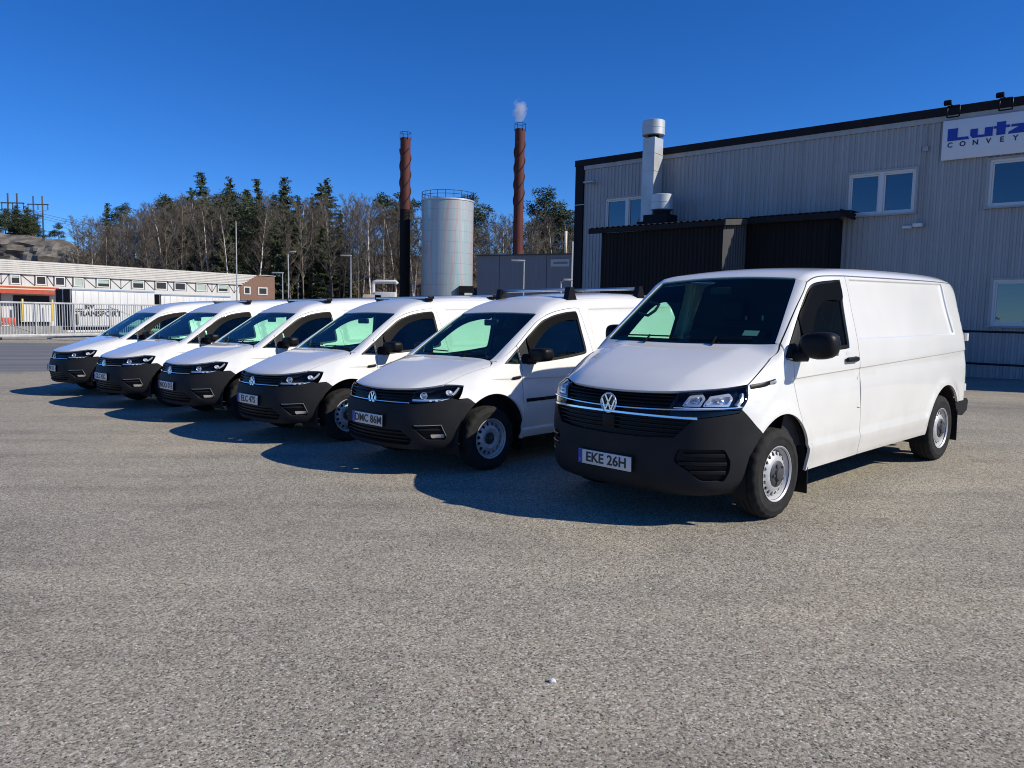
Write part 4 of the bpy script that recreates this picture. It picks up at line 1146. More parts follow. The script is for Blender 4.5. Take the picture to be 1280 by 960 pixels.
def build_silo():
    root = thing('silo', 'tall pale metal silo with faded coloured streaks and railing on top', 'silo')
    m = bpy.data.materials.new('silo_sheet'); m.use_nodes = True; n = m.node_tree.nodes; l = m.node_tree.links; b = n['Principled BSDF']; b.inputs['Roughness'].default_value = .45; b.inputs['Metallic'].default_value = .25
    tc = n.new('ShaderNodeTexCoord'); mp = n.new('ShaderNodeMapping'); mp.inputs['Scale'].default_value = (.34, .34, .025); mp.inputs['Rotation'].default_value = (0, .07, 0); l.new(tc.outputs['Object'], mp.inputs[0])
    t = n.new('ShaderNodeTexNoise'); t.inputs['Scale'].default_value = 1.6; t.inputs['Detail'].default_value = 3; l.new(mp.outputs[0], t.inputs['Vector'])
    r = n.new('ShaderNodeValToRGB'); e = r.color_ramp.elements
    for p, c in ((.0, (.42, .45, .46)), (.40, (.40, .44, .45)), (.45, (.27, .41, .41)), (.49, (.38, .42, .42)), (.53, (.41, .32, .31)), (.57, (.40, .42, .42)), (.64, (.31, .41, .41)), (1., (.44, .46, .46))):
        q = e.new(p); q.color = (*c, 1)
    l.new(t.outputs['Fac'], r.inputs[0]); l.new(r.outputs[0], b.inputs['Base Color'])
    rad = 3.55; H = 17.3; n_ = 12
    for k in range(n_):
        z0 = k * H / n_; mb = MB(); mb.lathe([(rad - .03, z0), (rad - .02, z0 + .012), (rad, z0 + .014), (rad, z0 + H / n_)], 64); mb.build('shell_course', m, root)
    mb = MB(); mb.lathe([(rad + .06, H - .22), (rad + .08, H - .2), (rad + .08, H), (rad * .6, H + .18), (0, H + .25)], 48); mb.build('roof', M['galv'], root)
    for z in (H + .55, H + 1.0):
        mb = MB(); mb.tube([(rad * math.cos(a), rad * math.sin(a), z) for a in np.linspace(0, 2 * math.pi, 49)], .035, 6, False); mb.build('guard_rail', M['fascia'], root)
    for k in range(20):
        a = 2 * math.pi * k / 20; mb = MB(); mb.tube([(rad * math.cos(a), rad * math.sin(a), H - .1), (rad * math.cos(a), rad * math.sin(a), H + 1.0)], .035, 6); mb.build('rail_post', M['fascia'], root)
    mb = MB(); mb.box((2.9, -3.3, 5.2), (1.9, .9, .9)); mb.box((2.3, -3.35, 3.0), (.7, .7, 3.6)); mb.build('outlet_duct', M['fascia'], root)
    stand(root, -9.15, 106.5, -.48)
build_silo()

M['rust'] = weather_mat('rust_red_steel', (.080, .015, .010), .35, .75)
M['soot'] = weather_mat('black_chimney_steel', (.010, .009, .009), .3, .75)
def build_chimney(x, y, H, zsplit, z_str0, z_str1, label):
    root = thing('chimney', label, 'chimney'); r = .72
    mb = MB(); mb.lathe([(r, zsplit), (r, H), (r - .06, H), (r - .06, H - 1.5), (0, H - 1.5)], 32); mb.build('upper_pipe', M['rust'], root)
    mb = MB(); mb.lathe([(r + .02, 0), (r + .02, zsplit)], 32); mb.build('lower_pipe', M['soot'] if zsplit > 2 else M['rust'], root)
    for k in range(3):
        P = []; 
        for t in np.linspace(0, 1, 60):
            a = 2 * math.pi * (k / 3 + t * (z_str1 - z_str0) / 6.8); P.append(((r + .06) * math.cos(a), (r + .06) * math.sin(a), z_str0 + (z_str1 - z_str0) * t))
        mb = MB(); mb.tube(P, .085, 6); mb.build('helical_strake', M['rust2'], root)
    mb = MB(); mb.tube([((r + .05) * math.cos(a), (r + .05) * math.sin(a), H + .75) for a in np.linspace(0, 2 * math.pi, 25)], .035, 6, False); mb.build('guard_rail', M['fascia'], root)
    for k in range(6):
        a = 2 * math.pi * k / 6; mb = MB(); mb.tube([((r + .05) * math.cos(a), (r + .05) * math.sin(a), H - .3), ((r + .05) * math.cos(a), (r + .05) * math.sin(a), H + .75)], .035, 6); mb.build('rail_post', M['fascia'], root)
    stand(root, x, y, -.48)
M['rust2'] = mat('dark_rust', (.030, .010, .007), .7)
build_chimney(-15.5, 110, 26.5, 16.6, 16.8, 25.0, 'tall rust red chimney with black lower half left of the silo')
build_chimney(.62, 112, 28.2, 1.0, 17.0, 26.6, 'tall rust red chimney with a steam plume, right of the silo')

def build_steam():
    bm = bmesh.new(); bmesh.ops.create_icosphere(bm, subdivisions=3, radius=1.0)
    for v in bm.verts:
        q = v.co; k = 1 + .25 * mathutils.noise.noise(q * 2.0); v.co = Vector((q.x * 1.15 * k * (.55 + .45 * (q.z + 1) / 2 + .2), q.y * 1.15 * k, q.z * 1.9 * k))
    me = bpy.data.meshes.new('steam'); bm.to_mesh(me); bm.free(); o = link(bpy.data.objects.new('steam', me)); o.location = (1.15, 112, 30.3)
    m = bpy.data.materials.new('steam'); m.use_nodes = True; n = m.node_tree.nodes; l = m.node_tree.links; n.remove(n['Principled BSDF'])
    pv = n.new('ShaderNodeVolumePrincipled'); pv.inputs['Color'].default_value = (.97, .97, .98, 1); pv.inputs['Anisotropy'].default_value = .3
    tc = n.new('ShaderNodeTexCoord'); t = n.new('ShaderNodeTexNoise'); t.inputs['Scale'].default_value = 1.1; t.inputs['Detail'].default_value = 5; l.new(tc.outputs['Object'], t.inputs['Vector'])
    # thinner towards the edge of the puff
    vl = n.new('ShaderNodeVectorMath'); vl.operation = 'LENGTH'; mp = n.new('ShaderNodeMapping'); mp.inputs['Scale'].default_value = (.85, .85, .52); l.new(tc.outputs['Object'], mp.inputs[0]); l.new(mp.outputs[0], vl.inputs[0])
    s = n.new('ShaderNodeMath'); s.operation = 'SUBTRACT'; l.new(t.outputs['Fac'], s.inputs[0]); 
    ml = n.new('ShaderNodeMath'); ml.operation = 'MULTIPLY'; ml.inputs[1].default_value = .55; l.new(vl.outputs['Value'], ml.inputs[0]); l.new(ml.outputs[0], s.inputs[1])
    g = n.new('ShaderNodeMath'); g.operation = 'MULTIPLY'; g.inputs[1].default_value = 3.0; g.use_clamp = False; l.new(s.outputs[0], g.inputs[0])
    mx = n.new('ShaderNodeMath'); mx.operation = 'MAXIMUM'; mx.inputs[1].default_value = 0; l.new(g.outputs[0], mx.inputs[0])
    l.new(mx.outputs[0], pv.inputs['Density']); l.new(pv.outputs[0], n['Material Output'].inputs['Volume'])
    me.materials.append(m); tag(o, kind='stuff')
build_steam()

M['grey_panel'] = weather_mat('dark_grey_wall_panel', (.135, .148, .172), .08, .55)
def build_grey_building():
    root = thing('grey_building', 'dark grey panelled building with a pale sign below the right chimney', 'building')
    A = Vector((-3.97, 85, 0)); B = Vector((6.23, 80, 0)); d = (B - A); L = d.length
    cuts = [0, 2.75, 8.35, L + .6]
    for a, b in zip(cuts[:-1], cuts[1:]): box_part('wall_panel', M['grey_panel'], root, ((a + b) / 2, .1, 3.7), (b - a - .06, .2, 8.45))
    mb = MB(); mb.box((L / 2, 5.2, 3.6), (L, 10, 8.2)); mb.build('building_core', M['grey_panel'], root)
    mb = MB(); mb.box((L / 2, 5, 7.86), (L + .2, 10.4, .12)); mb.build('roof', M['roof_felt'], root)
    mb = MB(); mb.box((9.9, -.04, 6.95), (2.1, .08, .75)); s = mb.build('sign_board', M['sign_grey'], root); box_part('sign_band', M['grey_panel'], s, (9.95, -.09, 6.95), (1.6, .02, .22))
    mb = MB(); mb.box((1.2, 3.0, 8.2), (2.2, 1.2, .5), Matrix.Rotation(R(8), 4, 'Y')); mb.build('roof_hatch', M['white_wall'], root)
    mb = MB(); mb.tube([(8.0, 6, 7.9), (8.0, 6, 10.9)], .18, 8); mb.build('vent_pipe', M['cream'], root)
    root.matrix_world = Matrix.Translation((A.x, A.y, -.48 + .45)) @ LEAN @ Matrix.Rotation(math.atan2(d.y, d.x), 4, 'Z')
M['sign_grey'] = mat('pale_grey_sign', (.34, .36, .40), .5)
build_grey_building()
o = thing('post', 'slim pale post at the corner of the grey building', 'post'); mb = MB(); mb.box((0, 0, 4.6), (.30, .2, 9.2)); mb.build('post_shaft', M['white_wall'], o); stand(o, 6.06, 78, -.48)

def build_pipework():
    root = thing('white_pipe', 'white pipe bent over a small white plant unit near the dark chimney', 'pipe')
    mb = MB(); mb.tube([(-.9, 0, 0), (-.9, 0, 5.45), (-.8, 0, 5.75), (-.5, 0, 5.86), (1.9, 0, 5.86), (2.1, 0, 5.6)], .24, 10); mb.build('pipe_run', M['white_wall'], root)
    box_part('plant_unit', M['white_wall'], root, (.6, .4, 2.3), (2.6, 1.6, 4.6), .1); box_part('plant_base', M['cream'], root, (-.9, .3, 2.1), (2.2, 1.4, 4.3), .05)
    stand(root, -16.4, 95, -.48)
build_pipework()

def lamp_post(x, y, H, kind, label):
    root = thing('lamp_post', label, 'lamp post', group='tall lamp posts before the wood'); h = H + .48
    mb = MB(); mb.tube([(0, 0, 0), (0, 0, h)], [.09, .05], 10); mb.build('pole', M['gate'], root)
    mb = MB()
    if kind == 0: mb.tube([(0, 0, h), (-.0, 0, h + .1)], .05, 8)
    elif kind == 1: mb.tube([(0, 0, h - .05), (.35, 0, h + .1)], .04, 6); mb.box((.55, 0, h + .12), (.75, .3, .16), bev=.05)
    else: mb.box((-.55, 0, h), (1.3, .35, .14), bev=.04)
    mb.build('lamp_head', M['gate'], root); stand(root, x, y, -.48)
lamp_post(-29.5, 82, 11.1, 0, 'tallest bare mast before the long white building')
lamp_post(-26.9, 92, 8.7, 1, 'lamp post with a single tilted head just right of the brick gable')
lamp_post(-26.4, 88, 6.1, 2, 'shorter lamp post with a flat head beside the brick gable')
lamp_post(-19.0, 90, 8.2, 2, 'lamp post standing alone before bare trees left of the dark chimney')
lamp_post(1.0, 72, 6.4, 2, 'slim lamp post in front of the grey panelled building')
lamp_post(3.75, 60, 4.0, 1, 'low lamp post near the black corner of the warehouse')

def build_pylons():
    W = []
    for x, y, zt, lab in ((-104.6, 162, 26.4, 'nearer wooden power pylon with two poles above the pines'), (-116.5, 190, 30.0, 'farther wooden power pylon with two poles above the pines')):
        root = thing('power_pylon', lab, 'pylon', group='power pylons above the rock'); zb = hill(x, y); hw = .95 * y / 162
        for s in (-hw, hw): mb = MB(); mb.tube([(s, 0, 0), (s, 0, zt - zb)], [.22, .16], 8); mb.build('pole', M['pole'], root)
        mb = MB(); mb.box((0, 0, zt - zb - 2.0), (hw * 2 + 3.0, .22, .22)); mb.build('cross_arm', M['pole'], root)
        for s in (-hw - 1.3, 0, hw + 1.3): mb = MB(); mb.tube([(s, 0, zt - zb - 2.1), (s, 0, zt - zb - 3.3)], .10, 6); mb.build('insulator', M['pole'], root)
        root.matrix_world = Matrix.Translation((x, y, zb)) @ LEAN; W.append((x, y, zt - 3.3, hw))
    root = thing('power_line', 'three thin power cables running from the pylons down behind the wood', 'cable')
    (xa, ya, za, ha), (xb, yb, zb, hb) = W
    for k in (-1, 0, 1):
        P = []
        for t in np.linspace(0, 1, 24): P.append((xa + k * 2.4 + 42 * t, ya + 34 * t, za - 5.5 * t - 5.5 * t * (1 - t)))
        mb = MB(); mb.tube(P, .045, 4); mb.build('cable', M['pole'], root)
        mb = MB(); mb.tube([(xb + k * 2.6 + (xa - xb) * t, yb + (ya - yb) * t, zb + (za - zb) * t - 2 * t * (1 - t)) for t in np.linspace(0, 1, 12)], .045, 4); mb.build('cable', M['pole'], root)
        mb = MB(); mb.tube([(xa + k * 2.4 - 40 * t, ya - 20 * t, za + 2 * t - 5 * t * (1 - t)) for t in np.linspace(0, 1, 12)], .045, 4); mb.build('cable', M['pole'], root)
M['pole'] = mat('dark_pole_wood', (.06, .055, .05), .8)
build_pylons()
# ------------------------------------------------------------------ the wood on the hill
M['bark'] = mat('grey_brown_bark', (.15, .125, .10), .9, noise=(3, .3))
M['birch'] = mat('white_birch_bark', (.60, .57, .52), .8, noise=(4, .25))
M['twig'] = mat('brown_bare_twigs', (.120, .100, .076), .9, noise=(.6, .3))
M['twig2'] = mat('grey_bare_twigs', (.165, .145, .118), .9, noise=(.6, .25))
M['needle'] = mat('dark_green_needles', (.045, .062, .022), .85, noise=(.8, .45))
M['needle2'] = mat('blue_green_pine_needles', (.050, .070, .030), .85, noise=(.8, .4))
M['pine_bark'] = mat('pine_bark', (.13, .075, .045), .9, noise=(3, .3))

def tube_arrays(segs):
    """segs: list of (p0, p1, r0, r1) -> three-sided tapering tubes"""
    V = []; F = []
    for p0, p1, r0, r1 in segs:
        t = p1 - p0; L = np.linalg.norm(t); t = t / (L + 1e-9)
        a = np.array([1., 0, 0]) if abs(t[0]) < .8 else np.array([0, 1., 0]); u = np.cross(t, a); u /= np.linalg.norm(u); w_ = np.cross(t, u); b = len(V)
        for k in range(3):
            c, s = math.cos(2.094 * k), math.sin(2.094 * k); V.append(p0 + (u * c + w_ * s) * r0)
        for k in range(3):
            c, s = math.cos(2.094 * k), math.sin(2.094 * k); V.append(p1 + (u * c + w_ * s) * r1)
        for k in range(3): F.append((b + k, b + (k + 1) % 3, b + 3 + (k + 1) % 3, b + 3 + k))
    return V, F

def bare_tree_mesh(seed, H=13., spread=.20, birch=False, start=.30, nl=24):
    rg = np.random.RandomState(seed); trunk = []; limbs = []; tw = []
    P = [np.zeros(3)]; d = np.array([rg.normal(0, .04), rg.normal(0, .04), 1.]); n = 9
    for i in range(n):
        d = d + rg.normal(0, .028, 3) * (1, 1, 0); d /= np.linalg.norm(d); P.append(P[-1] + d * H / n)
    rad = lambda t: (.16 if not birch else .14) * (1 - t) ** .8 + .018
    for i in range(n): trunk.append((P[i], P[i + 1], rad(i / n), rad((i + 1) / n)))
    def at(t): i = min(int(t * n), n - 1); return P[i] + (P[i + 1] - P[i]) * (t * n - i)
    for k in range(nl):
        t = start + (1 - start) * ((k + rg.rand()) / nl) ** .9 * .97; p = at(t); az = k * 2.4 + rg.normal(0, .5)
        L = H * spread * (1.2 - .72 * t) * rg.uniform(.7, 1.25); el = R(rg.uniform(22, 56)); q = np.array([math.cos(az) * math.cos(el), math.sin(az) * math.cos(el), math.sin(el)])
        m = 4; pts = [p]
        for j in range(m): q = q + rg.normal(0, .12, 3) + np.array([0, 0, .06]); q /= np.linalg.norm(q); pts.append(pts[-1] + q * L / m)
        r0 = rad(t) * .45
        for j in range(m): limbs.append((pts[j], pts[j + 1], r0 * (1 - j / m) + .012, r0 * (1 - (j + 1) / m) + .010))
        for j in range(9):
            s = rg.uniform(.2, 1.) * m; i = min(int(s), m - 1); b0 = pts[i] + (pts[i + 1] - pts[i]) * (s - i)
            v = rg.normal(0, 1, 3); v[2] = abs(v[2]) * .8 + .2; v /= np.linalg.norm(v); v = v * .75 + q * .6; v /= np.linalg.norm(v); l2 = L * rg.uniform(.18, .42); b1 = b0 + v * l2
            limbs.append((b0, b1, .011, .006))
            for _ in range(10):
                c0 = b0 + (b1 - b0) * rg.uniform(.15, 1); u = rg.normal(0, 1, 3); u[2] = u[2] * .7 + .35; u /= np.linalg.norm(u); c1 = c0 + (u * .8 + v * .5) * l2 * rg.uniform(.3, .75); tw.append((c0, c1))
    V, F = tube_arrays(trunk); lv, lf = tube_arrays(limbs)
    TV = list(lv); TF = list(lf)
    for c0, c1 in tw:
        t = c1 - c0; s = np.cross(t, rg.normal(0, 1, 3)); s /= np.linalg.norm(s) + 1e-9; b = len(TV); TV += [c0 - s * .010, c0 + s * .010, c1 + s * .005, c1 - s * .005]; TF.append((b, b + 1, b + 2, b + 3))
    return (V, F), (TV, TF)

def spruce_mesh(seed, H=15.):
    rg = np.random.RandomState(seed); V, F = tube_arrays([(np.array([0, 0, 0.]), np.array([0, 0, H * .5]), .19, .12), (np.array([0, 0, H * .5]), np.array([0, 0, H]), .12, .015)])
    CV = []; CF = []; nw = 34; wid = rg.uniform(.19, .25); lop = rg.uniform(0, 6.28)
    for k in range(nw):
        t = .16 + .84 * ((k + rg.uniform(-.4, .4)) / nw); t = min(.995, max(.1, t)); L = H * wid * (1 - t) ** rg.uniform(.65, .9) * rg.uniform(.7, 1.2) + .25
        for j in range(9):
            if rg.rand() < .18: continue
            az = 6.283 * rg.rand(); z = H * t + rg.normal(0, .18); dr = np.array([math.cos(az), math.sin(az), 0]); l_ = L * rg.uniform(.5, 1.2) * (1 + .18 * math.cos(az - lop)); sd = np.array([-dr[1], dr[0], 0])
            droop = -.35 * (1.1 - t) + rg.normal(0, .08)
            for i in range(8):
                f = (i + .3 + .4 * rg.rand()) / 8; c = np.array([0, 0, z]) + dr * l_ * f + np.array([0, 0, droop * l_ * f + .16 * l_ * f * f])
                for s in (-1, 1):
                    tip = c + sd * s * l_ * .34 * (1.12 - f) * rg.uniform(.6, 1.2) + dr * l_ * .14 + np.array([0, 0, rg.uniform(-.45, .08) * (.4 + l_ * .3)]); wv = dr * .10 * (1 + l_ * .3) + np.array([0, 0, -rg.uniform(.08, .30)])
                    b = len(CV); CV += [c, c + wv, tip + wv * .35, tip]; CF.append((b, b + 1, b + 2, b + 3))
    return (V, F), (CV, CF)

def pine_mesh(seed, H=14.):
    rg = np.random.RandomState(seed); segs = []; P = [np.zeros(3)]; d = np.array([0, 0, 1.])
    for i in range(8): d = d + rg.normal(0, .05, 3) * (1, 1, 0); d /= np.linalg.norm(d); P.append(P[-1] + d * H / 8)
    for i in range(8): segs.append((P[i], P[i + 1], .20 * (1 - i / 9), .20 * (1 - (i + 1) / 9)))
    CV = []; CF = []
    for k in range(34):
        t = rg.uniform(.40, .99); i = min(int(t * 8), 7); p = P[i] + (P[i + 1] - P[i]) * (t * 8 - i); az = rg.uniform(0, 6.283); L = H * (.24 * (1.25 - t)) * rg.uniform(.5, 1.15) + .3
        q = np.array([math.cos(az), math.sin(az), rg.uniform(0, .45)]); e = p + q * L; segs.append((p, e, .05, .02))
        for _ in range(4):
            c = p + (e - p) * rg.uniform(.55, 1.05) + rg.normal(0, .22, 3); rr = rg.uniform(.5, 1.0)
            for _ in range(34):
                u = rg.normal(0, 1, 3); u /= np.linalg.norm(u); u[2] *= .55; a = c + u * rr * rg.uniform(.3, 1); v = rg.normal(0, 1, 3); v /= np.linalg.norm(v); s = np.cross(u, v); s /= np.linalg.norm(s) + 1e-9
                b = len(CV); sz = rg.uniform(.10, .20); CV += [a - s * sz * .5, a + s * sz * .5, a + (u + v * .5) * sz * 1.6]; CF.append((b, b + 1, b + 2))
    V, F = tube_arrays(segs); return (V, F), (CV, CF)

def tree_proto(name, parts, mt, mc):
    (V, F), (CV, CF) = parts
    t = bpy.data.meshes.new('trunk'); t.from_pydata([tuple(v) for v in V], [], F); t.materials.append(mt); t.polygons.foreach_set('use_smooth', np.ones(len(t.polygons), bool))
    c = bpy.data.meshes.new('crown'); c.from_pydata([tuple(v) for v in CV], [], CF); c.materials.append(mc)
    return t, c
PROTO = {'bare': [], 'birch': [], 'spruce': [], 'pine': []}
for i in range(6): PROTO['bare'].append(tree_proto('bare', bare_tree_mesh(10 + i, spread=.20 + .02 * (i % 4), nl=22 + 2 * (i % 3)), M['bark'], M['twig'] if i % 2 else M['twig2']))
for i in range(4): PROTO['birch'].append(tree_proto('birch', bare_tree_mesh(40 + i, spread=.18 + .015 * i, birch=True, start=.38), M['birch'], M['twig']))
for i in range(4): PROTO['spruce'].append(tree_proto('spruce', spruce_mesh(60 + i), M['pine_bark'], M['needle']))
for i in range(3): PROTO['pine'].append(tree_proto('pine', pine_mesh(80 + i), M['pine_bark'], M['needle2']))
PH = {'bare': 13., 'birch': 13., 'spruce': 15., 'pine': 14.}
TREE_NAME = {'bare': 'bare_tree', 'birch': 'birch_tree', 'spruce': 'spruce_tree', 'pine': 'pine_tree'}
TREE_LABEL = {'bare': 'leafless grey brown tree in the wood behind the yard', 'birch': 'leafless white stemmed birch in the wood behind the yard', 'spruce': 'dark green pointed spruce among the bare trees', 'pine': 'dark green pine with a loose crown above the rock or wood'}
TREE_GROUP = {'bare': 'bare trees of the wood', 'birch': 'birches of the wood', 'spruce': 'spruces of the wood', 'pine': 'pines of the wood'}
rt = random.Random(11)
def tree(kind, x, y, h, wide=1.0):
    t, c = rt.choice(PROTO[kind]); s = h / PH[kind]
    o = link(bpy.data.objects.new(TREE_NAME[kind], t)); o.location = (x, y, hill(x, y) - .15); o.rotation_euler = (rt.gauss(0, .02), rt.gauss(0, .02), rt.uniform(0, 6.28)); w_ = s ** .5 * wide if kind in ('bare', 'birch') else s * wide
    o.scale = (w_, w_, s); tag(o, TREE_LABEL[kind], 'tree', TREE_GROUP[kind])
    q = link(bpy.data.objects.new('crown', c), o); return o
def px_x(u, y): return (u - 640) / 952 * y
def top_h(v, y): return 1.55 + (391 - v) / 952 * y
SKY = [(60, 318), (90, 318), (100, 302), (130, 281), (160, 266), (200, 256), (240, 249), (300, 247), (350, 249), (400, 250), (450, 246), (480, 253), (520, 256), (600, 270), (640, 274), (700, 268), (900, 266)]
def skyline(u): return float(np.interp(u, [p[0] for p in SKY], [p[1] for p in SKY]))
nb = 0
TREE_OWN = {(263, 215): 'tallest pointed spruce on the skyline, above the lamp mast end of the wood', (250, 236): 'shorter spruce tucked under the left side of the tallest spruce', (294, 224): 'slim spruce on the skyline straight above the tall bare lamp mast',
            (330, 226): 'spruce on the skyline between the lamp mast and the broad spruce', (364, 221): 'broad dark spruce on the skyline above the single headed lamp post', (405, 231): 'left one of the twin pointed spruces near the middle of the wood', (414, 226): 'right one of the twin pointed spruces near the middle of the wood',
            (142, 254): 'lone pointed spruce rising at the left end of the bare wood', (151, 256): 'pine touching the lone spruce at the left end of the wood', (490, 240): 'pine crown showing left of the dark chimney top half', (580, 243): 'pine crown peeping out behind the silo railing', (686, 243): 'tallest pine between the red chimney and the warehouse corner',
            (672, 256): 'pine nearest the right side of the red chimney', (708, 262): 'pine closest to the black warehouse corner', (-18, 262): 'pine on the rock at the very edge of the picture', (80, 281): 'small lone pine at the right end of the rock top', (30, 257): 'pointed spruce on the rock in front of the nearer pylon'}
for row, (y, cnt) in enumerate(((113, 34), (120, 44), (128, 46), (138, 42), (150, 38), (164, 32))):
    for k in range(cnt):
        u = 70 + 760 * (k + rt.uniform(-.42, .42)) / cnt; yy = y + rt.uniform(-3.5, 3.5)
        if yy < 118 and u > 330: yy += 14
        if u < 100 and yy > 134: continue
        x = px_x(u, yy); v = skyline(u) + abs(rt.gauss(0, 9)) + (22 if row < 2 else 10 if row == 2 else 0) * rt.random()
        h = top_h(v, yy) - hill(x, yy); h = max(7., min(20., h))
        tree('birch' if rt.random() < .38 else 'bare', x, yy, h, rt.uniform(.85, 1.15)); nb += 1
for k in range(64):                                                       # thicker growth at the left end
    yy = rt.uniform(112, 158); u = 96 + 190 * (k + rt.random()) / 64
    if u < 104 and yy > 134: yy = 125
    x = px_x(u, yy); h = max(7., min(19., top_h(skyline(u) + abs(rt.gauss(0, 10)) + (14 if yy < 128 else 0), yy) - hill(x, yy))); tree('birch' if rt.random() < .3 else 'bare', x, yy, h, rt.uniform(.9, 1.25))
for u, v, y, k in ((263, 215, 150, 'spruce'), (250, 236, 146, 'spruce'), (294, 224, 156, 'spruce'), (308, 236, 150, 'spruce'), (330, 226, 148, 'spruce'), (318, 240, 158, 'spruce'), (345, 243, 140, 'spruce'), (364, 221, 142, 'spruce'), (356, 240, 150, 'spruce'), (379, 246, 146, 'spruce'), (405, 231, 146, 'spruce'), (414, 226, 150, 'spruce'), (396, 248, 140, 'spruce'),
                   (142, 254, 150, 'spruce'), (151, 256, 152, 'pine'), (278, 240, 148, 'pine'), (490, 240, 150, 'pine'), (500, 243, 152, 'pine'), (580, 243, 150, 'pine'), (672, 256, 142, 'pine'), (686, 243, 146, 'pine'), (698, 251, 148, 'pine'), (708, 262, 140, 'pine'), (660, 272, 146, 'pine'), (724, 258, 146, 'spruce'),
                   (-18, 262, 150, 'pine'), (2, 259, 148, 'pine'), (14, 264, 146, 'pine'), (30, 257, 150, 'spruce'), (39, 262, 148, 'pine'), (46, 260, 152, 'spruce'), (55, 266, 148, 'pine'), (62, 276, 150, 'pine'), (80, 281, 148, 'pine'), (71, 290, 146, 'pine'), (22, 270, 145, 'pine'), (-40, 258, 150, 'pine'), (8, 272, 144, 'spruce'), (26, 266, 150, 'pine'), (50, 272, 146, 'pine'), (38, 276, 145, 'pine'), (-8, 268, 146, 'pine')) + tuple((rt.uniform(205, 445), rt.uniform(246, 292), rt.uniform(116, 140), rt.choice(('spruce', 'spruce', 'pine'))) for _ in range(26)):
    x = px_x(u, y); h = max(4.0, top_h(v, y) - hill(x, y)); o = tree(k, x, y, h, 1.35 if h < 10 else 1.1)
    if u < 95: o['label'] = 'dark pine of the close cluster on top of the grey rock' if k == 'pine' else 'dark pointed spruce of the close cluster on top of the grey rock'; o['group'] = 'trees on the rock top'
    elif u > 640: o['label'] = 'dark pine between the red chimney and the warehouse corner' if k == 'pine' else 'dark spruce just hidden by the black warehouse corner'; o['group'] = 'trees between red chimney and warehouse'
    if (u, v) in TREE_OWN: o['label'] = TREE_OWN[(u, v)]
# brush and saplings along the foot of the wood: nobody could count them
def undergrowth():
    rg = np.random.RandomState(5); V = []; F = []
    for _ in range(26000):
        u = rg.uniform(20, 800); y = rg.uniform(107, 150); 
        if u < 98 and y > 136: continue
        if u > 330 and y < 121: y += 15
        x = (u - 640) / 952 * y; z = hill(x, y) - .1; h = rg.gamma(3, .55) + .3; az = rg.uniform(0, 6.283); t = np.array([rg.normal(0, .35), rg.normal(0, .35), 1.]) * h; s = np.array([math.cos(az), math.sin(az), 0]) * .02 * (1 + .3 * h)
        p = np.array([x, y, z]); b = len(V); V += [p - s, p + s, p + t]; F.append((b, b + 1, b + 2))
        for _ in range(2):
            c = p + t * rg.uniform(.3, .9); q = c + rg.normal(0, .35, 3) * h * .5 + np.array([0, 0, .2 * h]); b = len(V); V += [c - s * .6, c + s * .6, q]; F.append((b, b + 1, b + 2))
    o = mesh_obj('undergrowth', V, F, M['brush']); tag(o, 'tangle of bare brown brush under the trees', None, None, 'stuff')
M['brush'] = mat('brown_brush', (.10, .075, .05), .9, noise=(.3, .4))
undergrowth()
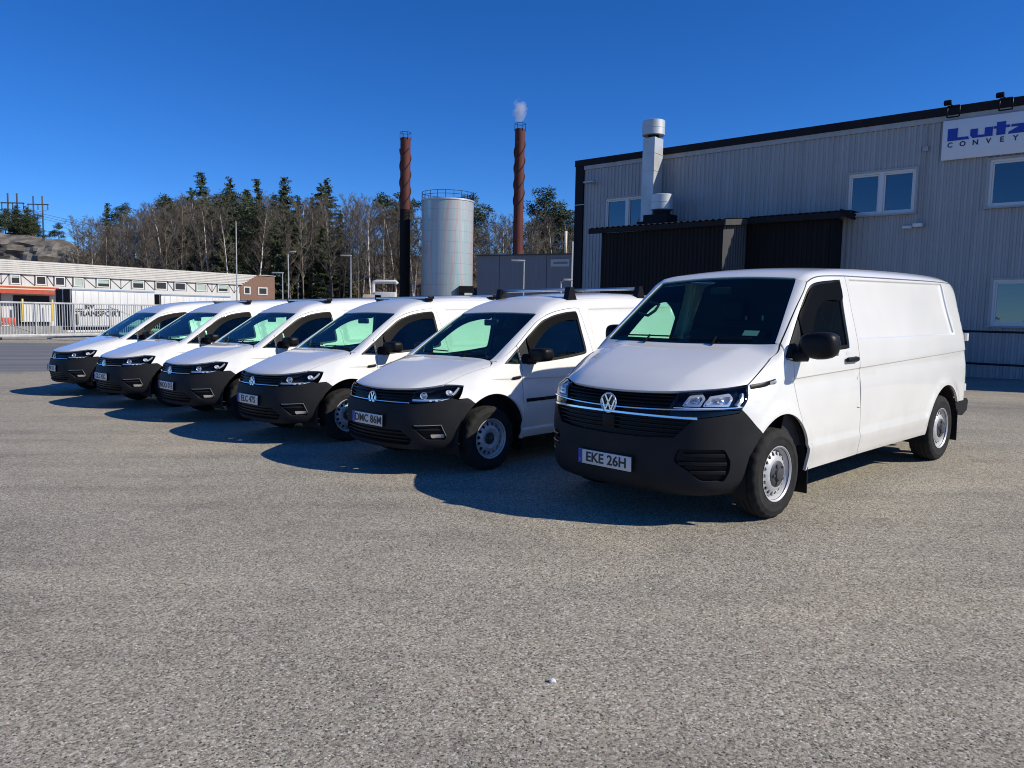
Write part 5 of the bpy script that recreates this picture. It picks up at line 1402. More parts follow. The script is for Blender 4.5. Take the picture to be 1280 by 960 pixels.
# ------------------------------------------------------------------ the large panel van
def build_big_van():
    sh = make_big_van_shell(); root = thing('panel_van', 'large white panel van with black front bumper, nearest to the camera, plate EKE 26H', 'van', (0, 0, 0))
    P = M['paint']
    S = lambda pts, smooth=True: on(sh, 'side', pts, smooth)
    Cy = lambda pts, smooth=True: on(sh, 'cyl', pts, smooth)
    # --- shared boundary curves (left side), as points on the shell
    hood_front = Cy([(-1.000, 1.034), (-.80, 1.010), (-.515, .987), (-.25, .975), (0, .971), (.25, .975), (.515, .987), (.80, 1.010), (1.000, 1.034)])
    hood_side = Cy([(1.000, 1.034), (1.152, 1.144), (1.28, 1.212), (1.377, 1.258), (1.437, 1.312)])
    ch, cf = hood_front, hood_side
    A = cf[-1]                                                               # hood / windscreen / door corner
    cowl = on(sh, 'sph', [(A[0], A[1] - .02, A[2]), (-.062, .66, 1.303), (-.032, .35, 1.299), (-.018, 0, 1.298), (-.032, -.35, 1.299), (-.062, -.66, 1.303), (A[0], -A[1] + .02, A[2])])
    cowl = np.concatenate([[A], cowl[1:-1], [A * (1, -1, 1)]])
    wside = on(sh, 'sph2', [(-.088, .812, 1.318), (-.23, .778, 1.442), (-.43, .728, 1.622), (-.60, .686, 1.772), (-.660, .668, 1.826)])
    wtop = on(sh, 'sph2', [(-.672, .650, 1.836), (-.676, .42, 1.850), (-.680, .2, 1.858), (-.680, 0, 1.860), (-.680, -.2, 1.858), (-.676, -.42, 1.850), (-.672, -.650, 1.836)])
    wbot = on(sh, 'sph2', [(-.076, .797, 1.313), (-.055, .60, 1.309), (-.030, .3, 1.305), (-.022, 0, 1.303), (-.030, -.3, 1.305), (-.055, -.60, 1.309), (-.076, -.797, 1.313)])
    gut_a = S([(-.668, 1.797), (-.76, 1.832), (-.92, 1.852), (-1.292, 1.864)]); gut_b = S([(-1.292, 1.864), (-2.2, 1.868), (-3.2, 1.872), (-3.85, 1.868), (-4.03, 1.856)])
    gut = join(gut_a, gut_b)
    dgap_up = S([(-.094, 1.320), (-.25, 1.449), (-.44, 1.604), (-.58, 1.717), (-.668, 1.797)])     # pillar / door frame
    dgap_dn = np.concatenate([S([(-.092, 1.312), (-.064, 1.240), (-.058, 1.214)]), S([(-.068, 1.205), (-.165, 1.190)], False), S([(-.170, 1.18), (-.170, 1.073), (-.200, .93), (-.245, .80), (-.300, .672)])])
    arch_c, arch_r = (0., .36), .437
    ang = lambda x, z: math.degrees(math.atan2(z - .36, x))
    arch_f = S([(arch_r * math.cos(R(a)), .36 + arch_r * math.sin(R(a))) for a in np.linspace(134, 47.5, 16)], False)   # door gap .. bumper
    bump_up = S([(.300, .685), (.38, .765), (.478, .866)])
    hl_out = Cy([(.915, .868), (.970, .94), (1.000, 1.032)])
    # --- sheet metal
    crease = on(sh, 'sph', [(.728, .473, .985), (.51, .47, 1.107), (.30, .51, 1.18), (.12, .56, 1.239), (.02, .60, 1.267)])
    hood = panel_obj('hood', P, root, sh, 'sph', join(ch, cf, cowl, mirrored(cf)[::-1]), lines=[crease, mirrored(crease)], sp=.05)
    fender = panel_obj('fender', P, root, sh, 'side', join(cf, dgap_dn, arch_f, bump_up, hl_out), sp=.04)
    pil = panel_obj('windscreen_pillar', P, root, sh, 'sph2', join(wside, on(sh, 'sph2', [wside[-1], gut[0]], False), dgap_up[::-1], [A]), sp=.03)
    roof = panel_obj('roof', P, root, sh, 'top', join(wtop[::-1], [wside[-1]], gut, on(sh, 'top', [(-4.06, .66), (-4.15, .35), (-4.17, 0), (-4.15, -.35), (-4.06, -.66)]), mirrored(gut)[::-1], [wside[-1] * (1, -1, 1)]), sp=.07)
    # front door with its window opening
    rear_gap = S([(-1.292, 1.864), (-1.318, 1.70), (-1.328, 1.47), (-1.319, 1.215), (-1.325, 1.06)])
    flap = [(-1.325, 1.035), (-1.268, .985), (-1.272, .745), (-1.342, .735)]
    rear_low = S([(-1.345, .72), (-1.362, .55), (-1.372, .42), (-1.380, .318)])
    zc = lambda x: 1.052 - .0232 * x
    win = spline([(-.064, 1.220), (-.10, 1.262), (-.368, 1.502), (-.53, 1.645), (-.635, 1.735), (-.715, 1.779), (-.83, 1.800), (-1.03, 1.816), (-1.165, 1.823), (-1.197, 1.80), (-1.180, 1.56), (-1.150, 1.29), (-1.130, 1.258), (-1.05, 1.252), (-.70, 1.238), (-.35, 1.226), (-.11, 1.212)], True, .03)
    low_l = [[(x, .505) for x in np.linspace(-.30, -3.0, 80)], [(x, .522) for x in np.linspace(-.30, -3.0, 80)], [(x, .490) for x in np.linspace(-.30, -3.0, 80)]]
    mid_l = [[(x, zc(x) + d) for x in np.linspace(.3, -4.1, 120)] for d in (.002, -.006, -.013)]
    arch_low = S([(arch_r * math.cos(R(a)), .36 + arch_r * math.sin(R(a))) for a in np.linspace(188, 134, 12)], False)
    door_b = join(gut_a, rear_gap, S(flap, False), rear_low, S([(-1.380, .316), (-.445, .306)], False), arch_low, dgap_dn[::-1], dgap_up)
    door = panel_obj('front_door', P, root, sh, 'side', door_b, [win], [np.array(l) for l in low_l + mid_l], sp=.05)
    # upper and lower pressings as extra edge lines
    def frame_loop(e): return line([(-1.375 + e, 1.325 - e), (-1.375 + e, 1.8323 + e), (-3.621 - e, 1.847 + e), (-3.725 - e, 1.325 - e)], True, .03)
    fl = [np.concatenate([frame_loop(e), frame_loop(e)[:1]]) for e in (-.010, 0., .010)]
    side_b = join(gut_b, S([(-4.03, 1.856), (-4.085, 1.62), (-4.125, 1.30), (-4.14, 1.0), (-4.145, .585)]), S([(-4.145, .585), (-3.79, .592)], False),
                  S([(-3.4 + arch_r * math.cos(R(a)), .36 + arch_r * math.sin(R(a))) for a in np.linspace(148, -6, 26)], False),
                  S([(-2.955, .318), (-1.380, .316)], False), rear_low[::-1], S([flap[3], (-1.325, 1.035)], False), rear_gap[::-1])
    sidep = panel_obj('side_panel', P, root, sh, 'side', side_b, [], [np.array(l) for l in low_l + mid_l] + fl, sp=.06)
    flp = panel_obj('fuel_flap', P, root, sh, 'side', np.array(flap + [flap[0]])[:4], [], sp=.04, gap=.002)
    # rear face: two doors
    rb = [(0, .60), (.80, .60), (.84, 1.0), (.82, 1.3), (.76, 1.6), (.68, 1.84), (.30, 1.885), (0, 1.89)]
    rear = panel_obj('rear_door', P, root, sh, 'rear', line(rb, True, .04), sp=.08)
    for o in (fender, pil, door, sidep, flp, rear): flip_obj(o, root)
    # --- glass
    ws_b = join(wside, wtop, mirrored(wside)[::-1], wbot[::-1])
    ws = panel_obj('windscreen', M['glass'], root, sh, 'sph2', ws_b, sp=.09, rim=0, gap=.004, off=-.004, lip=0)
    q = s_param(sh, 'sph2', ws_b); q = clean_loop(q, .02); q = q if area2(q) > 0 else q[::-1]
    panel_obj('windscreen_border', M['gloss_black'], ws, sh, 'sph2', ws_b, [inset(inset(q, .018), .02)], sp=.05, rim=.01, gap=.002, off=-.012, lip=0)
    wiq = inset(np.array(win if area2(np.array(win)) > 0 else win[::-1]), .030)
    fr = panel_obj('window_frame', M['black'], root, sh, 'side', np.array(win), [wiq], sp=.03, rim=.02, gap=.001, off=-.004)
    gl = panel_obj('side_window', M['side_glass'], root, sh, 'side', inset(wiq, -.006), sp=.08, rim=0, gap=0, off=-.012, lip=0)
    tri = panel_obj('mirror_triangle', M['plastic'], root, sh, 'side', line([(-.060, 1.214), (-.095, 1.262), (-.366, 1.500), (-.345, 1.40), (-.28, 1.236), (-.18, 1.222)], True, .03), sp=.04, gap=.002, off=.006)
    wd = panel_obj('wind_deflector', M['deflector'], root, sh, 'side', spline([(-.37, 1.485), (-.53, 1.628), (-.635, 1.718), (-.715, 1.762), (-.83, 1.783), (-1.03, 1.799), (-1.165, 1.806), (-1.175, 1.66), (-1.0, 1.655), (-.85, 1.640), (-.72, 1.58), (-.60, 1.47), (-.50, 1.37), (-.41, 1.29)], True, .03), sp=.03, gap=.001, off=.010, rim=.008, lip=0)
    for o in (fr, gl, tri, wd): flip_obj(o, root)
    # --- front end
    bump_top = Cy([(.917, .862), (.90, .842), (.72, .815), (.615, .800), (.56, .73), (.50, .665), (.30, .652), (0, .648), (-.30, .652), (-.50, .665), (-.56, .73), (-.615, .800), (-.72, .815), (-.90, .842), (-.917, .862)], False)
    bump_arch = Cy([(.41, .92, .535), (.437, .90, .42), (.440, .89, .34), (.415, .86, .262)], False)
    bump_bot = Cy([(1.0, .255), (.85, .250), (.6, .243), (.3, .240), (0, .240), (-.3, .240), (-.6, .243), (-.85, .250), (-1.0, .255)], False)
    bs = bump_up[::-1]
    vent = rounded([(.53, .588), (.81, .588), (.85, .50), (.845, .43), (.81, .355), (.67, .360), (.60, .42), (.50, .50)], .02)
    bump_l = join(bs[::-1], bump_top, mirrored(bs), mirrored(bump_arch), bump_bot[::-1], bump_arch[::-1])
    vent_r = vent * (-1, 1)
    bumper = panel_obj('front_bumper', M['plastic'], root, sh, 'cyl', bump_l, [vent, vent_r], sp=.045, gap=.001, rim=.035)
    for s in (1, -1):
        v = panel_obj('bumper_vent', M['black'], root, sh, 'cyl', inset(vent if area2(vent) > 0 else vent[::-1], -.01) * (s, 1), sp=.06, gap=0, rim=0, off=-.030, lip=0)
        for z, a, b in ((.545, .56, .815), (.483, .53, .828), (.420, .60, .822)):
            ribbon(sh, 'cyl', [(s * t, z - .01 * (t - a)) for t in np.linspace(a, b, 8)], .030, -.028, -.002, 'vent_slat', M['black'], v)
    # grilles
    gr = panel_obj('grille', M['black'], root, sh, 'cyl', line([(-.50, .985), (.50, .985), (.47, .86), (.62, .805), (.50, .655), (.3, .645), (0, .64), (-.3, .645), (-.50, .655), (-.62, .805), (-.47, .86)], True, .03), sp=.08, gap=0, rim=0, off=-.045, lip=0)
    for z, a in ((.955, .505), (.928, .495), (.900, .485), (.873, .475)): ribbon(sh, 'cyl', [(t, z + .016 * t * t) for t in np.linspace(-a, a, 20)], .015, -.044, -.014, 'grille_slat', M['black'], gr)
    for z, a in ((.775, .585), (.745, .57), (.715, .545), (.685, .52)): ribbon(sh, 'cyl', [(t, z) for t in np.linspace(-a, a, 20)], .014, -.044, -.016, 'grille_slat', M['black'], gr)
    ribbon(sh, 'cyl', [(t, .851 + .010 * (t / .5) ** 2) for t in np.linspace(-.92, .92, 50)], .011, -.02, .010, 'chrome_strip', M['chrome'], root)
    ribbon(sh, 'cyl', [(t, .812 - .006 * (t / .6) ** 2) for t in np.linspace(-.64, .64, 40)], .022, -.02, .008, 'chrome_strip', M['chrome'], root)
    for s in (1, -1): panel_obj('lower_lamp_trim', M['gloss_black'], root, sh, 'cyl', line([(s * .47, .852), (s * .925, .864), (s * .90, .846), (s * .72, .819), (s * .62, .804), (s * .47, .82)], True, .03), sp=.04, gap=.001, off=-.004)
    box_part('radar_cover', M['black'], root, (.862, 0, .735), (.03, .12, .11), .01)
    # headlights
    hl_poly = [(.458, .862), (.470, .90), (.517, .984), (.70, .999), (.85, 1.012), (.985, 1.028), (1.000, 1.020), (.965, .93), (.922, .868), (.80, .862), (.62, .858)]
    for s in (1,):
        h = panel_obj('headlight', M['gloss_black'], root, sh, 'cyl', rounded(hl_poly, .006), sp=.05, gap=.003, rim=0, off=-.060, lip=0)
        panel_obj('headlight_lens', M['lens'], h, sh, 'cyl', rounded(hl_poly, .006), sp=.05, gap=.003, rim=0, off=0, lip=0)
        q = rounded(hl_poly, .006); q = q if area2(q) > 0 else q[::-1]
        panel_obj('headlight_bezel', M['gloss_black'], h, sh, 'cyl', q, [inset(q, .012)], sp=.03, gap=.003, rim=.05, off=-.004, lip=0)
        for a, b in ((.585, .665), (.715, .850)):
            cup = rounded([(a - .045, .892), (a + .005, .976), (b + .012, .991), (b + .028, .962), (b - .005, .892)], .012)
            cq = cup if area2(cup) > 0 else cup[::-1]
            c1 = panel_obj('lamp_cup', M['lamp_cup'], h, sh, 'cyl', cup, [inset(cq, .016)], sp=.03, gap=0, rim=.04, off=-.022, lip=0)
            panel_obj('lamp_reflector', M['lamp_cup'], h, sh, 'cyl', cup, sp=.03, gap=.0, rim=0, off=-.056, lip=0)
            ctr = s_lift(sh, 'cyl', [((a + b) / 2 + .01, .942)])[0]; nn = sh.grad(ctr[None])[0]
            mb = MB(); mb.lathe([(0, .0), (.018, -.004), (.026, -.018), (.026, -.03)], 16, Matrix.Translation(ctr - nn * .022) @ Vector(nn).to_track_quat('Z', 'Y').to_matrix().to_4x4()); mb.build('lamp_bulb', M['lens' if 0 else 'chrome'], h)
        ribbon(sh, 'cyl', [(t, .876 + .008 * (t - .5)) for t in np.linspace(.49, .90, 16)], .011, -.05, -.012, 'running_light', M['white_plastic'], h)
        ribbon(sh, 'cyl', [(.905, .895), (.935, .93), (.962, .985)], .030, -.05, -.018, 'indicator_lamp', M['lamp_cup'], h)
        flip_obj(h, root)
    emblem(root, (.868, 0, .873), .077, R(-4))
    plate(root, 'EKE 26H', (.917, 0, .440))
    # side badge strip, handles, mirrors
    for s in (1, -1):
        bp = on(sh, 'side', [(.335, 1.018), (.22, 1.032), (.105, 1.052)]) * (1, s, 1)
        b = ribbon(sh, '', bp, .034, -.004, .006, 'side_badge', M['black'], root)
        ribbon(sh, '', bp[-max(4, len(bp) // 3):], .022, .004, .009, 'badge_plate', M['chrome'], b)
    hy = float(s_lift(sh, 'side', [(-1.14, 1.165)])[0][1])
    mb = MB(); mb.box((-1.14, hy + .022, 1.160), (.215, .032, .042), bev=.016); mb.box((-1.215, hy + .012, 1.158), (.05, .03, .05), bev=.014); dh = mb.build('door_handle', M['black'], root); flip_obj(dh, root)
    mb = MB(); mb.lathe([(0, .0), (.035, 0.), (.036, -.004)], 20, Matrix.Translation((-1.10, hy - .004, 1.195)), axis='y'); dh = mb.build('handle_recess', P, root); flip_obj(dh, root)
    door_mirror(root, -.235, 1.095, 1.305, .27, .205, .17, .90)
    door_mirror_folded(root, -.36, -.955, 1.345)
    # rear corner: bumper, mud flaps, hinges
    mb = MB(); yy = .905
    for s in (1, -1):
        mb.prism([(-3.80, .590), (-4.18, .60), (-4.22, .57), (-4.20, .47), (-4.05, .42), (-3.88, .46)], s * .80, s * .918, 'y')
    mb.box((-4.30, 0, .475), (.13, 1.46, .20), bev=.03); mb.build('rear_bumper', M['plastic'], root)
    for s in (1, -1):
        for z in (1.28, .72): box_part('door_hinge', P, root, (-4.195, s * .868, z), (.05, .05, .085), .008)
        box_part('tail_lamp', M['red_lens'], root, (-4.262, s * .775, 1.12), (.05, .09, .46), .02)
        for x, zb in ((-.455, .13), (-3.87, .17)):
            mb = MB(); mb.box((x - .01, s * .80, zb + .16), (.016, .25, .34), bev=.005); mb.build('mud_flap', M['black'], root)
    # wheels
    for x in (0., -3.4):
        arch_liner(root, x, .36, .445, .50, .915); 
        l = arch_liner(root, x, .36, .445, -.50, -.915)
        wl = wheel_parts(root, x, .8145, .343, .215, .2065, 18, .0165, .152, .098, M['dark_steel'])
        wl.rotation_euler = (0, R(random.uniform(0, 60)), 0); flip_wheel(wl, root)
    box_part('underbody', M['under'], root, (-1.7, 0, .33), (4.9, .98, .16), .02)
    box_part('underbody', M['under'], root, (-1.68, 0, .36), (2.4, 1.74, .12), .02)
    # --- cabin
    pts = [(y, z) for y, z in ((-.84, .42), (.84, .42), (.87, 1.2), (.80, 1.5), (.68, 1.80), (.5, 1.87), (-.5, 1.87), (-.68, 1.80), (-.80, 1.5), (-.87, 1.2))]
    mb = MB(); mb.prism(pts, -1.42, -1.40, 'x'); mb.build('bulkhead', M['interior'], root)
    mb = MB(); mb.prism([(-.06, 1.262), (-.20, 1.255), (-.42, 1.205), (-.60, 1.17), (-.66, 1.10), (-.62, .90), (-.45, .62), (-.05, .5), (.15, .9), (.06, 1.20)], -.80, .80, 'y'); mb.box((-.60, .40, 1.185), (.28, .36, .07), bev=.03); mb.build('dashboard', M['interior'], root)
    box_part('cabin_floor', M['interior'], root, (-.75, 0, .46), (1.5, 1.66, .06))
    seat(root, -1.05, .50, .50, .62); seat(root, -1.05, -.30, .85, .62); steering_wheel(root, (-.76, .48, 1.13))
    V, F, N = panel(sh, 'top', line([(-.72, .62), (-1.38, .62), (-1.38, -.62), (-.72, -.62)], True, .05), sp=.1, gap=0, rim=0, off=-.05, lip=0); mesh_obj('headliner', V, F, M['liner'], root, True)
    dt = panel_obj('door_trim', M['interior'], root, sh, 'side', line([(-.12, .5), (-.12, 1.20), (-1.10, 1.235), (-1.36, 1.22), (-1.36, .5)], True, .05), sp=.1, gap=0, rim=0, off=-.07, lip=0); flip_obj(dt, root)
    pi2 = join(wside - (.02, 0, 0), [gut[0]], dgap_up[::-1]); dt = panel_obj('pillar_trim', M['liner'], root, sh, 'sph2', pi2, sp=.05, gap=-.004, rim=0, off=-.035, lip=0); flip_obj(dt, root)
    # grab handle on the passenger pillar, mirror, hooks, window sticker, papers
    mb = MB(); gp = on(sh, 'sph2', [(-.40, .69, 1.52), (-.45, .68, 1.57), (-.50, .66, 1.62)]) ; g = [Vector(p * np.array((1, -1, 1))) for p in gp]; inn = Vector((-.02, .10, -.02))
    mb.tube([g[0] + inn * .4, g[0] + inn * 1.3, g[len(g) // 2] + inn * 1.5, g[-1] + inn * 1.3, g[-1] + inn * .4], .014, 8); mb.build('grab_handle', M['interior'], root)
    st = panel_obj('window_sticker', M['sticker'], ws, sh, 'sph2', on(sh, 'sph2', [(-.15, .50, 1.37), (-.15, .63, 1.37), (-.19, .63, 1.41), (-.19, .50, 1.41), (-.15, .50, 1.37)], False)[:-1], sp=.05, gap=0, rim=0, off=-.008, lip=0)
    for a, b in (((-.10, .62, 1.345), (-.075, .06, 1.335)), ((-.10, -.05, 1.335), (-.10, -.62, 1.345))): wiper(ws, sh, a, b)
    for yv in (.34, .16, -.02, -.20): box_part('coat_hook', M['white_plastic'], root, (-1.385, yv, 1.50), (.03, .012, .045), .004)
    box_part('paper_sheet', M['plate'], root, (-.38, .12, 1.235), (.05, .15, .004), 0, (.25, .15, .3))
    box_part('rear_view_mirror', M['interior'], root, (-.62, 0, 1.74), (.03, .20, .06), .01)
    return root

van = build_big_van()
van.location = (1.376, 6.317, 0); van.rotation_euler = (0, 0, R(-137.62))
# ------------------------------------------------------------------ the compact vans
def build_small_van():
    sh = make_small_van_shell(); root = thing('compact_van', 'x', 'van', group='compact vans parked in a row')
    P = M['paint']
    S = lambda pts, smooth=True: on(sh, 'side', pts, smooth)
    Cy = lambda pts, smooth=True: on(sh, 'cyl', pts, smooth)
    hood_front = Cy([(-.805, .866), (-.65, .844), (-.49, .830), (-.25, .819), (0, .815), (.25, .819), (.49, .830), (.65, .844), (.805, .866)])
    hood_side = Cy([(.805, .866), (.86, .888), (1.030, .950), (1.22, .995), (1.370, 1.022), (1.481, 1.071)])
    cf = hood_side; A = cf[-1]
    cowl = on(sh, 'sph', [(A[0], A[1] - .02, A[2]), (-.165, .50, 1.078), (-.170, .25, 1.080), (-.172, 0, 1.081), (-.170, -.25, 1.080), (-.165, -.50, 1.078), (A[0], -A[1] + .02, A[2])])
    cowl = np.concatenate([[A], cowl[1:-1], [A * (1, -1, 1)]])
    wside = on(sh, 'sph2', [(-.185, .683, 1.095), (-.34, .672, 1.196), (-.55, .652, 1.333), (-.75, .632, 1.462), (-.860, .618, 1.531)])
    wtop = on(sh, 'sph2', [(-.872, .600, 1.540), (-.874, .40, 1.546), (-.875, 0, 1.551), (-.874, -.40, 1.546), (-.872, -.600, 1.540)])
    wbot = on(sh, 'sph2', [(-.178, .665, 1.092), (-.180, .40, 1.090), (-.182, 0, 1.089), (-.180, -.40, 1.090), (-.178, -.665, 1.092)])
    gut = on(sh, 'top', [(-.90, .630), (-1.0, .625), (-1.2, .612), (-1.6, .60), (-2.4, .60), (-3.0, .590), (-3.30, .565)])
    dgap_up = S([(-.150, 1.066), (-.27, 1.128), (-.43, 1.222), (-.640, 1.360), (-.800, 1.462), (-.95, 1.527)])
    dtop = S([(-.95, 1.527), (-1.08, 1.562), (-1.25, 1.590), (-1.40, 1.604), (-1.475, 1.600)])
    rgap = S([(-1.475, 1.600), (-1.515, 1.45), (-1.555, 1.22), (-1.570, 1.0), (-1.565, .75), (-1.53, .45), (-1.50, .282)])
    ar = .425; ac = .335
    arch = lambda cx, a0, a1, n: S([(cx + ar * math.cos(R(a)), ac + ar * math.sin(R(a))) for a in np.linspace(a0, a1, n)], False)
    fgap = np.concatenate([S([(-.425, 1.035), (-.420, .992), (-.408, .867), (-.412, .70), (-.417, .509), (-.400, .40)]), S([(-.395, .282)], False) if False else S([(-.400, .40), (-.385, .282)], False)])
    bump_up = S([(.245, .682), (.28, .722), (.305, .738)])
    # quarter window and door window
    qw = rounded([(-.205, 1.043), (-.418, 1.182), (-.418, 1.034)], [.012, .01, .012])
    arch_f = arch(0, 188, 55.5, 22)
    hood_to_hl = Cy([(1.010, .853), (.93, .862), (.805, .866)])
    fender_b = join(cf, S([(-.150, 1.066), (-.27, 1.128), (-.425, 1.219)], False), S([(-.425, 1.219), (-.425, 1.035)], False), fgap, S([(-.385, .282), (-.43, .278)], False)[:1], arch_f, bump_up, Cy([(1.044, .739), (.951, .733)], False), Cy([(.951, .733), (.985, .79), (1.010, .853)]), hood_to_hl)
    zc = lambda x: .905 + .03 * x
    low_l = [[(x, z) for x in np.linspace(-.30, -2.35, 60)] for z in (.355, .372, .39)]
    mid_l = [[(x, zc(x) + d) for x in np.linspace(.2, -3.4, 90)] for d in (.002, -.006, -.013)]
    crease = on(sh, 'sph', [(.68, .502, .83), (.477, .536, .912), (.161, .639, 1.002), (-.10, .676, 1.055)])
    panel_obj('hood', P, root, sh, 'sph', join(hood_front, cf, cowl, mirrored(cf)[::-1]), lines=[crease, mirrored(crease)], sp=.05)
    fender = panel_obj('fender', P, root, sh, 'side', fender_b, [qw], [np.array(l) for l in mid_l], sp=.04)
    pil = panel_obj('windscreen_pillar', P, root, sh, 'sph2', join(wside, on(sh, 'sph2', [wside[-1], gut[0]], False), on(sh, 'sph2', [gut[0], dgap_up[-1]], False), dgap_up[::-1], [A]), sp=.03, gap=.001)
    panel_obj('roof', P, root, sh, 'top', join(wtop[::-1], [wside[-1]], gut, on(sh, 'top', [(-3.35, .45), (-3.38, 0), (-3.35, -.45)]), mirrored(gut)[::-1], [wside[-1] * (1, -1, 1)]), sp=.06, gap=.0005)
    win = np.concatenate([line([(-.445, 1.034), (-.445, 1.195)], False, .03)[:-1], spline([(-.445, 1.195), (-.654, 1.333), (-.845, 1.452), (-.95, 1.490), (-1.07, 1.523), (-1.25, 1.552), (-1.40, 1.563)], False, .03)[:-1], spline([(-1.40, 1.563), (-1.43, 1.545), (-1.450, 1.40), (-1.462, 1.20), (-1.452, 1.118), (-1.40, 1.098)], False, .03)[:-1], spline([(-1.40, 1.098), (-1.2, 1.076), (-.94, 1.055), (-.66, 1.040), (-.445, 1.034)], False, .03)[:-1]])
    door_b = join(S([(-.427, 1.219), (-.640, 1.360), (-.800, 1.462), (-.95, 1.527)]), dtop, rgap, S([(-1.50, .282), (-.388, .282)], False), fgap[::-1][1:], S([(-.427, 1.035), (-.427, 1.219)], False))
    door = panel_obj('front_door', P, root, sh, 'side', door_b, [win], [np.array(l) for l in low_l + mid_l], sp=.05)
    side_b = join(gut, S([(-3.33, 1.62), (-3.38, 1.4), (-3.42, 1.0), (-3.425, .60)]), S([(-3.425, .60), (-3.06, .60)], False), arch(-2.68, 141, -7, 24), S([(-2.255, .282), (-1.50, .282)], False), rgap[::-1], dtop[::-1], [gut[0]])
    fl = []
    for e in (-.010, 0, .010):
        q = line([(-1.64 + e, 1.10 - e), (-1.64 + e, 1.589 + e), (-3.30 - e, 1.622 + e), (-3.30 - e, 1.10 - e)], True, .03); fl.append(np.concatenate([q, q[:1]]))
    sidep = panel_obj('side_panel', P, root, sh, 'side', side_b, [], [np.array(l) for l in low_l + mid_l] + fl, sp=.06, gap=.002)
    rear = panel_obj('rear_door', P, root, sh, 'rear', line([(0, .60), (.78, .60), (.80, 1.0), (.72, 1.35), (.60, 1.62), (.45, 1.70), (0, 1.73)], True, .04), sp=.08)
    for o in (fender, pil, door, sidep, rear): flip_obj(o, root)
    # glass
    ws_b = join(wside, wtop, mirrored(wside)[::-1], wbot[::-1])
    ws = panel_obj('windscreen', M['glass'], root, sh, 'sph2', ws_b, sp=.09, rim=0, gap=.004, off=-.004, lip=0)
    q = s_param(sh, 'sph2', ws_b); q = clean_loop(q, .02); q = q if area2(q) > 0 else q[::-1]
    panel_obj('windscreen_border', M['gloss_black'], ws, sh, 'sph2', ws_b, [inset(inset(q, .016), .016)], sp=.05, rim=.01, gap=.002, off=-.012, lip=0)
    ccw = lambda p: p if area2(p) > 0 else p[::-1]
    wiq = inset(ccw(win), .024); qiq = inset(ccw(qw), .012)
    fr = panel_obj('window_frame', M['black'], root, sh, 'side', win, [wiq], sp=.03, rim=.02, gap=.001, off=-.003)
    gl = panel_obj('side_window', M['side_glass'], root, sh, 'side', inset(wiq, -.006), sp=.08, rim=0, gap=0, off=-.012, lip=0)
    qf = panel_obj('quarter_frame', M['black'], root, sh, 'side', qw, [qiq], sp=.03, rim=.02, gap=.001, off=-.003, lip=0)
    qg = panel_obj('quarter_window', M['side_glass'], root, sh, 'side', inset(qiq, -.004), sp=.08, rim=0, gap=0, off=-.010, lip=0)
    ped = panel_obj('mirror_pedestal', M['plastic'], root, sh, 'side', line([(-.430, 1.036), (-.430, 1.190), (-.555, 1.266), (-.545, 1.05), (-.54, 1.040)], True, .03), sp=.04, gap=.001, off=.006)
    wd = panel_obj('wind_deflector', M['deflector'], root, sh, 'side', spline([(-.57, 1.270), (-.66, 1.328), (-.845, 1.440), (-.95, 1.480), (-1.07, 1.512), (-1.25, 1.541), (-1.40, 1.552), (-1.415, 1.475), (-1.25, 1.465), (-1.07, 1.432), (-.93, 1.380), (-.80, 1.30), (-.68, 1.205), (-.60, 1.15)], True, .03), sp=.03, gap=.001, off=.010, rim=.008, lip=0)
    for o in (fr, gl, qf, qg, ped, wd): flip_obj(o, root)
    # front end
    bt = Cy([(1.044, .738), (.951, .731), (.892, .748), (.80, .726), (.714, .706), (.60, .697), (.491, .690), (.25, .684), (0, .682), (-.25, .684), (-.491, .690), (-.60, .697), (-.714, .706), (-.80, .726), (-.892, .748), (-.951, .731), (-1.044, .738)], False)
    ba = Cy([(.33, .89, .605), (.40, .875, .50), (.425, .86, .40), (.42, .84, .30)], False)
    bb = Cy([(1.0, .275), (.85, .268), (.6, .258), (.3, .250), (0, .248), (-.3, .250), (-.6, .258), (-.85, .268), (-1.0, .275)], False)
    fog = rounded([(.53, .492), (.80, .500), (.842, .392), (.825, .352), (.66, .356)], .015)
    low = rounded([(-.42, .448), (.42, .448), (.54, .355), (.50, .300), (-.50, .300), (-.54, .355)], .015)
    bumper = panel_obj('front_bumper', M['plastic'], root, sh, 'cyl', join(bump_up, bt, mirrored(bump_up)[::-1], mirrored(ba), bb[::-1], ba[::-1]), [fog, fog * (-1, 1), low], sp=.045, gap=.001, rim=.03)
    lg = panel_obj('lower_grille', M['black'], root, sh, 'cyl', inset(ccw(low), -.01), sp=.08, gap=0, rim=0, off=-.035, lip=0)
    for z, a in ((.415, .45), (.378, .50), (.340, .50)): ribbon(sh, 'cyl', [(t, z) for t in np.linspace(-a, a, 16)], .014, -.034, -.010, 'grille_slat', M['black'], lg)
    for s in (1, -1):
        f = panel_obj('fog_lamp_recess', M['black'], root, sh, 'cyl', inset(ccw(fog), -.01) * (s, 1), sp=.08, gap=0, rim=0, off=-.03, lip=0)
        ribbon(sh, 'cyl', [(s * t, .452) for t in np.linspace(.57, .80, 8)], .020, -.03, -.006, 'vent_slat', M['plastic'], f)
        panel_obj('fog_lamp', M['chrome'], f, sh, 'cyl', rounded([(s * .70, .405), (s * .82, .405), (s * .825, .372), (s * .71, .370)], .008), sp=.04, gap=0, rim=.01, off=-.012, lip=0)
        ribbon(sh, 'cyl', [(s * .56, .490), (s * .795, .498), (s * .838, .392)], .008, -.004, .004, 'fog_lamp_trim', M['alu'], f, False)
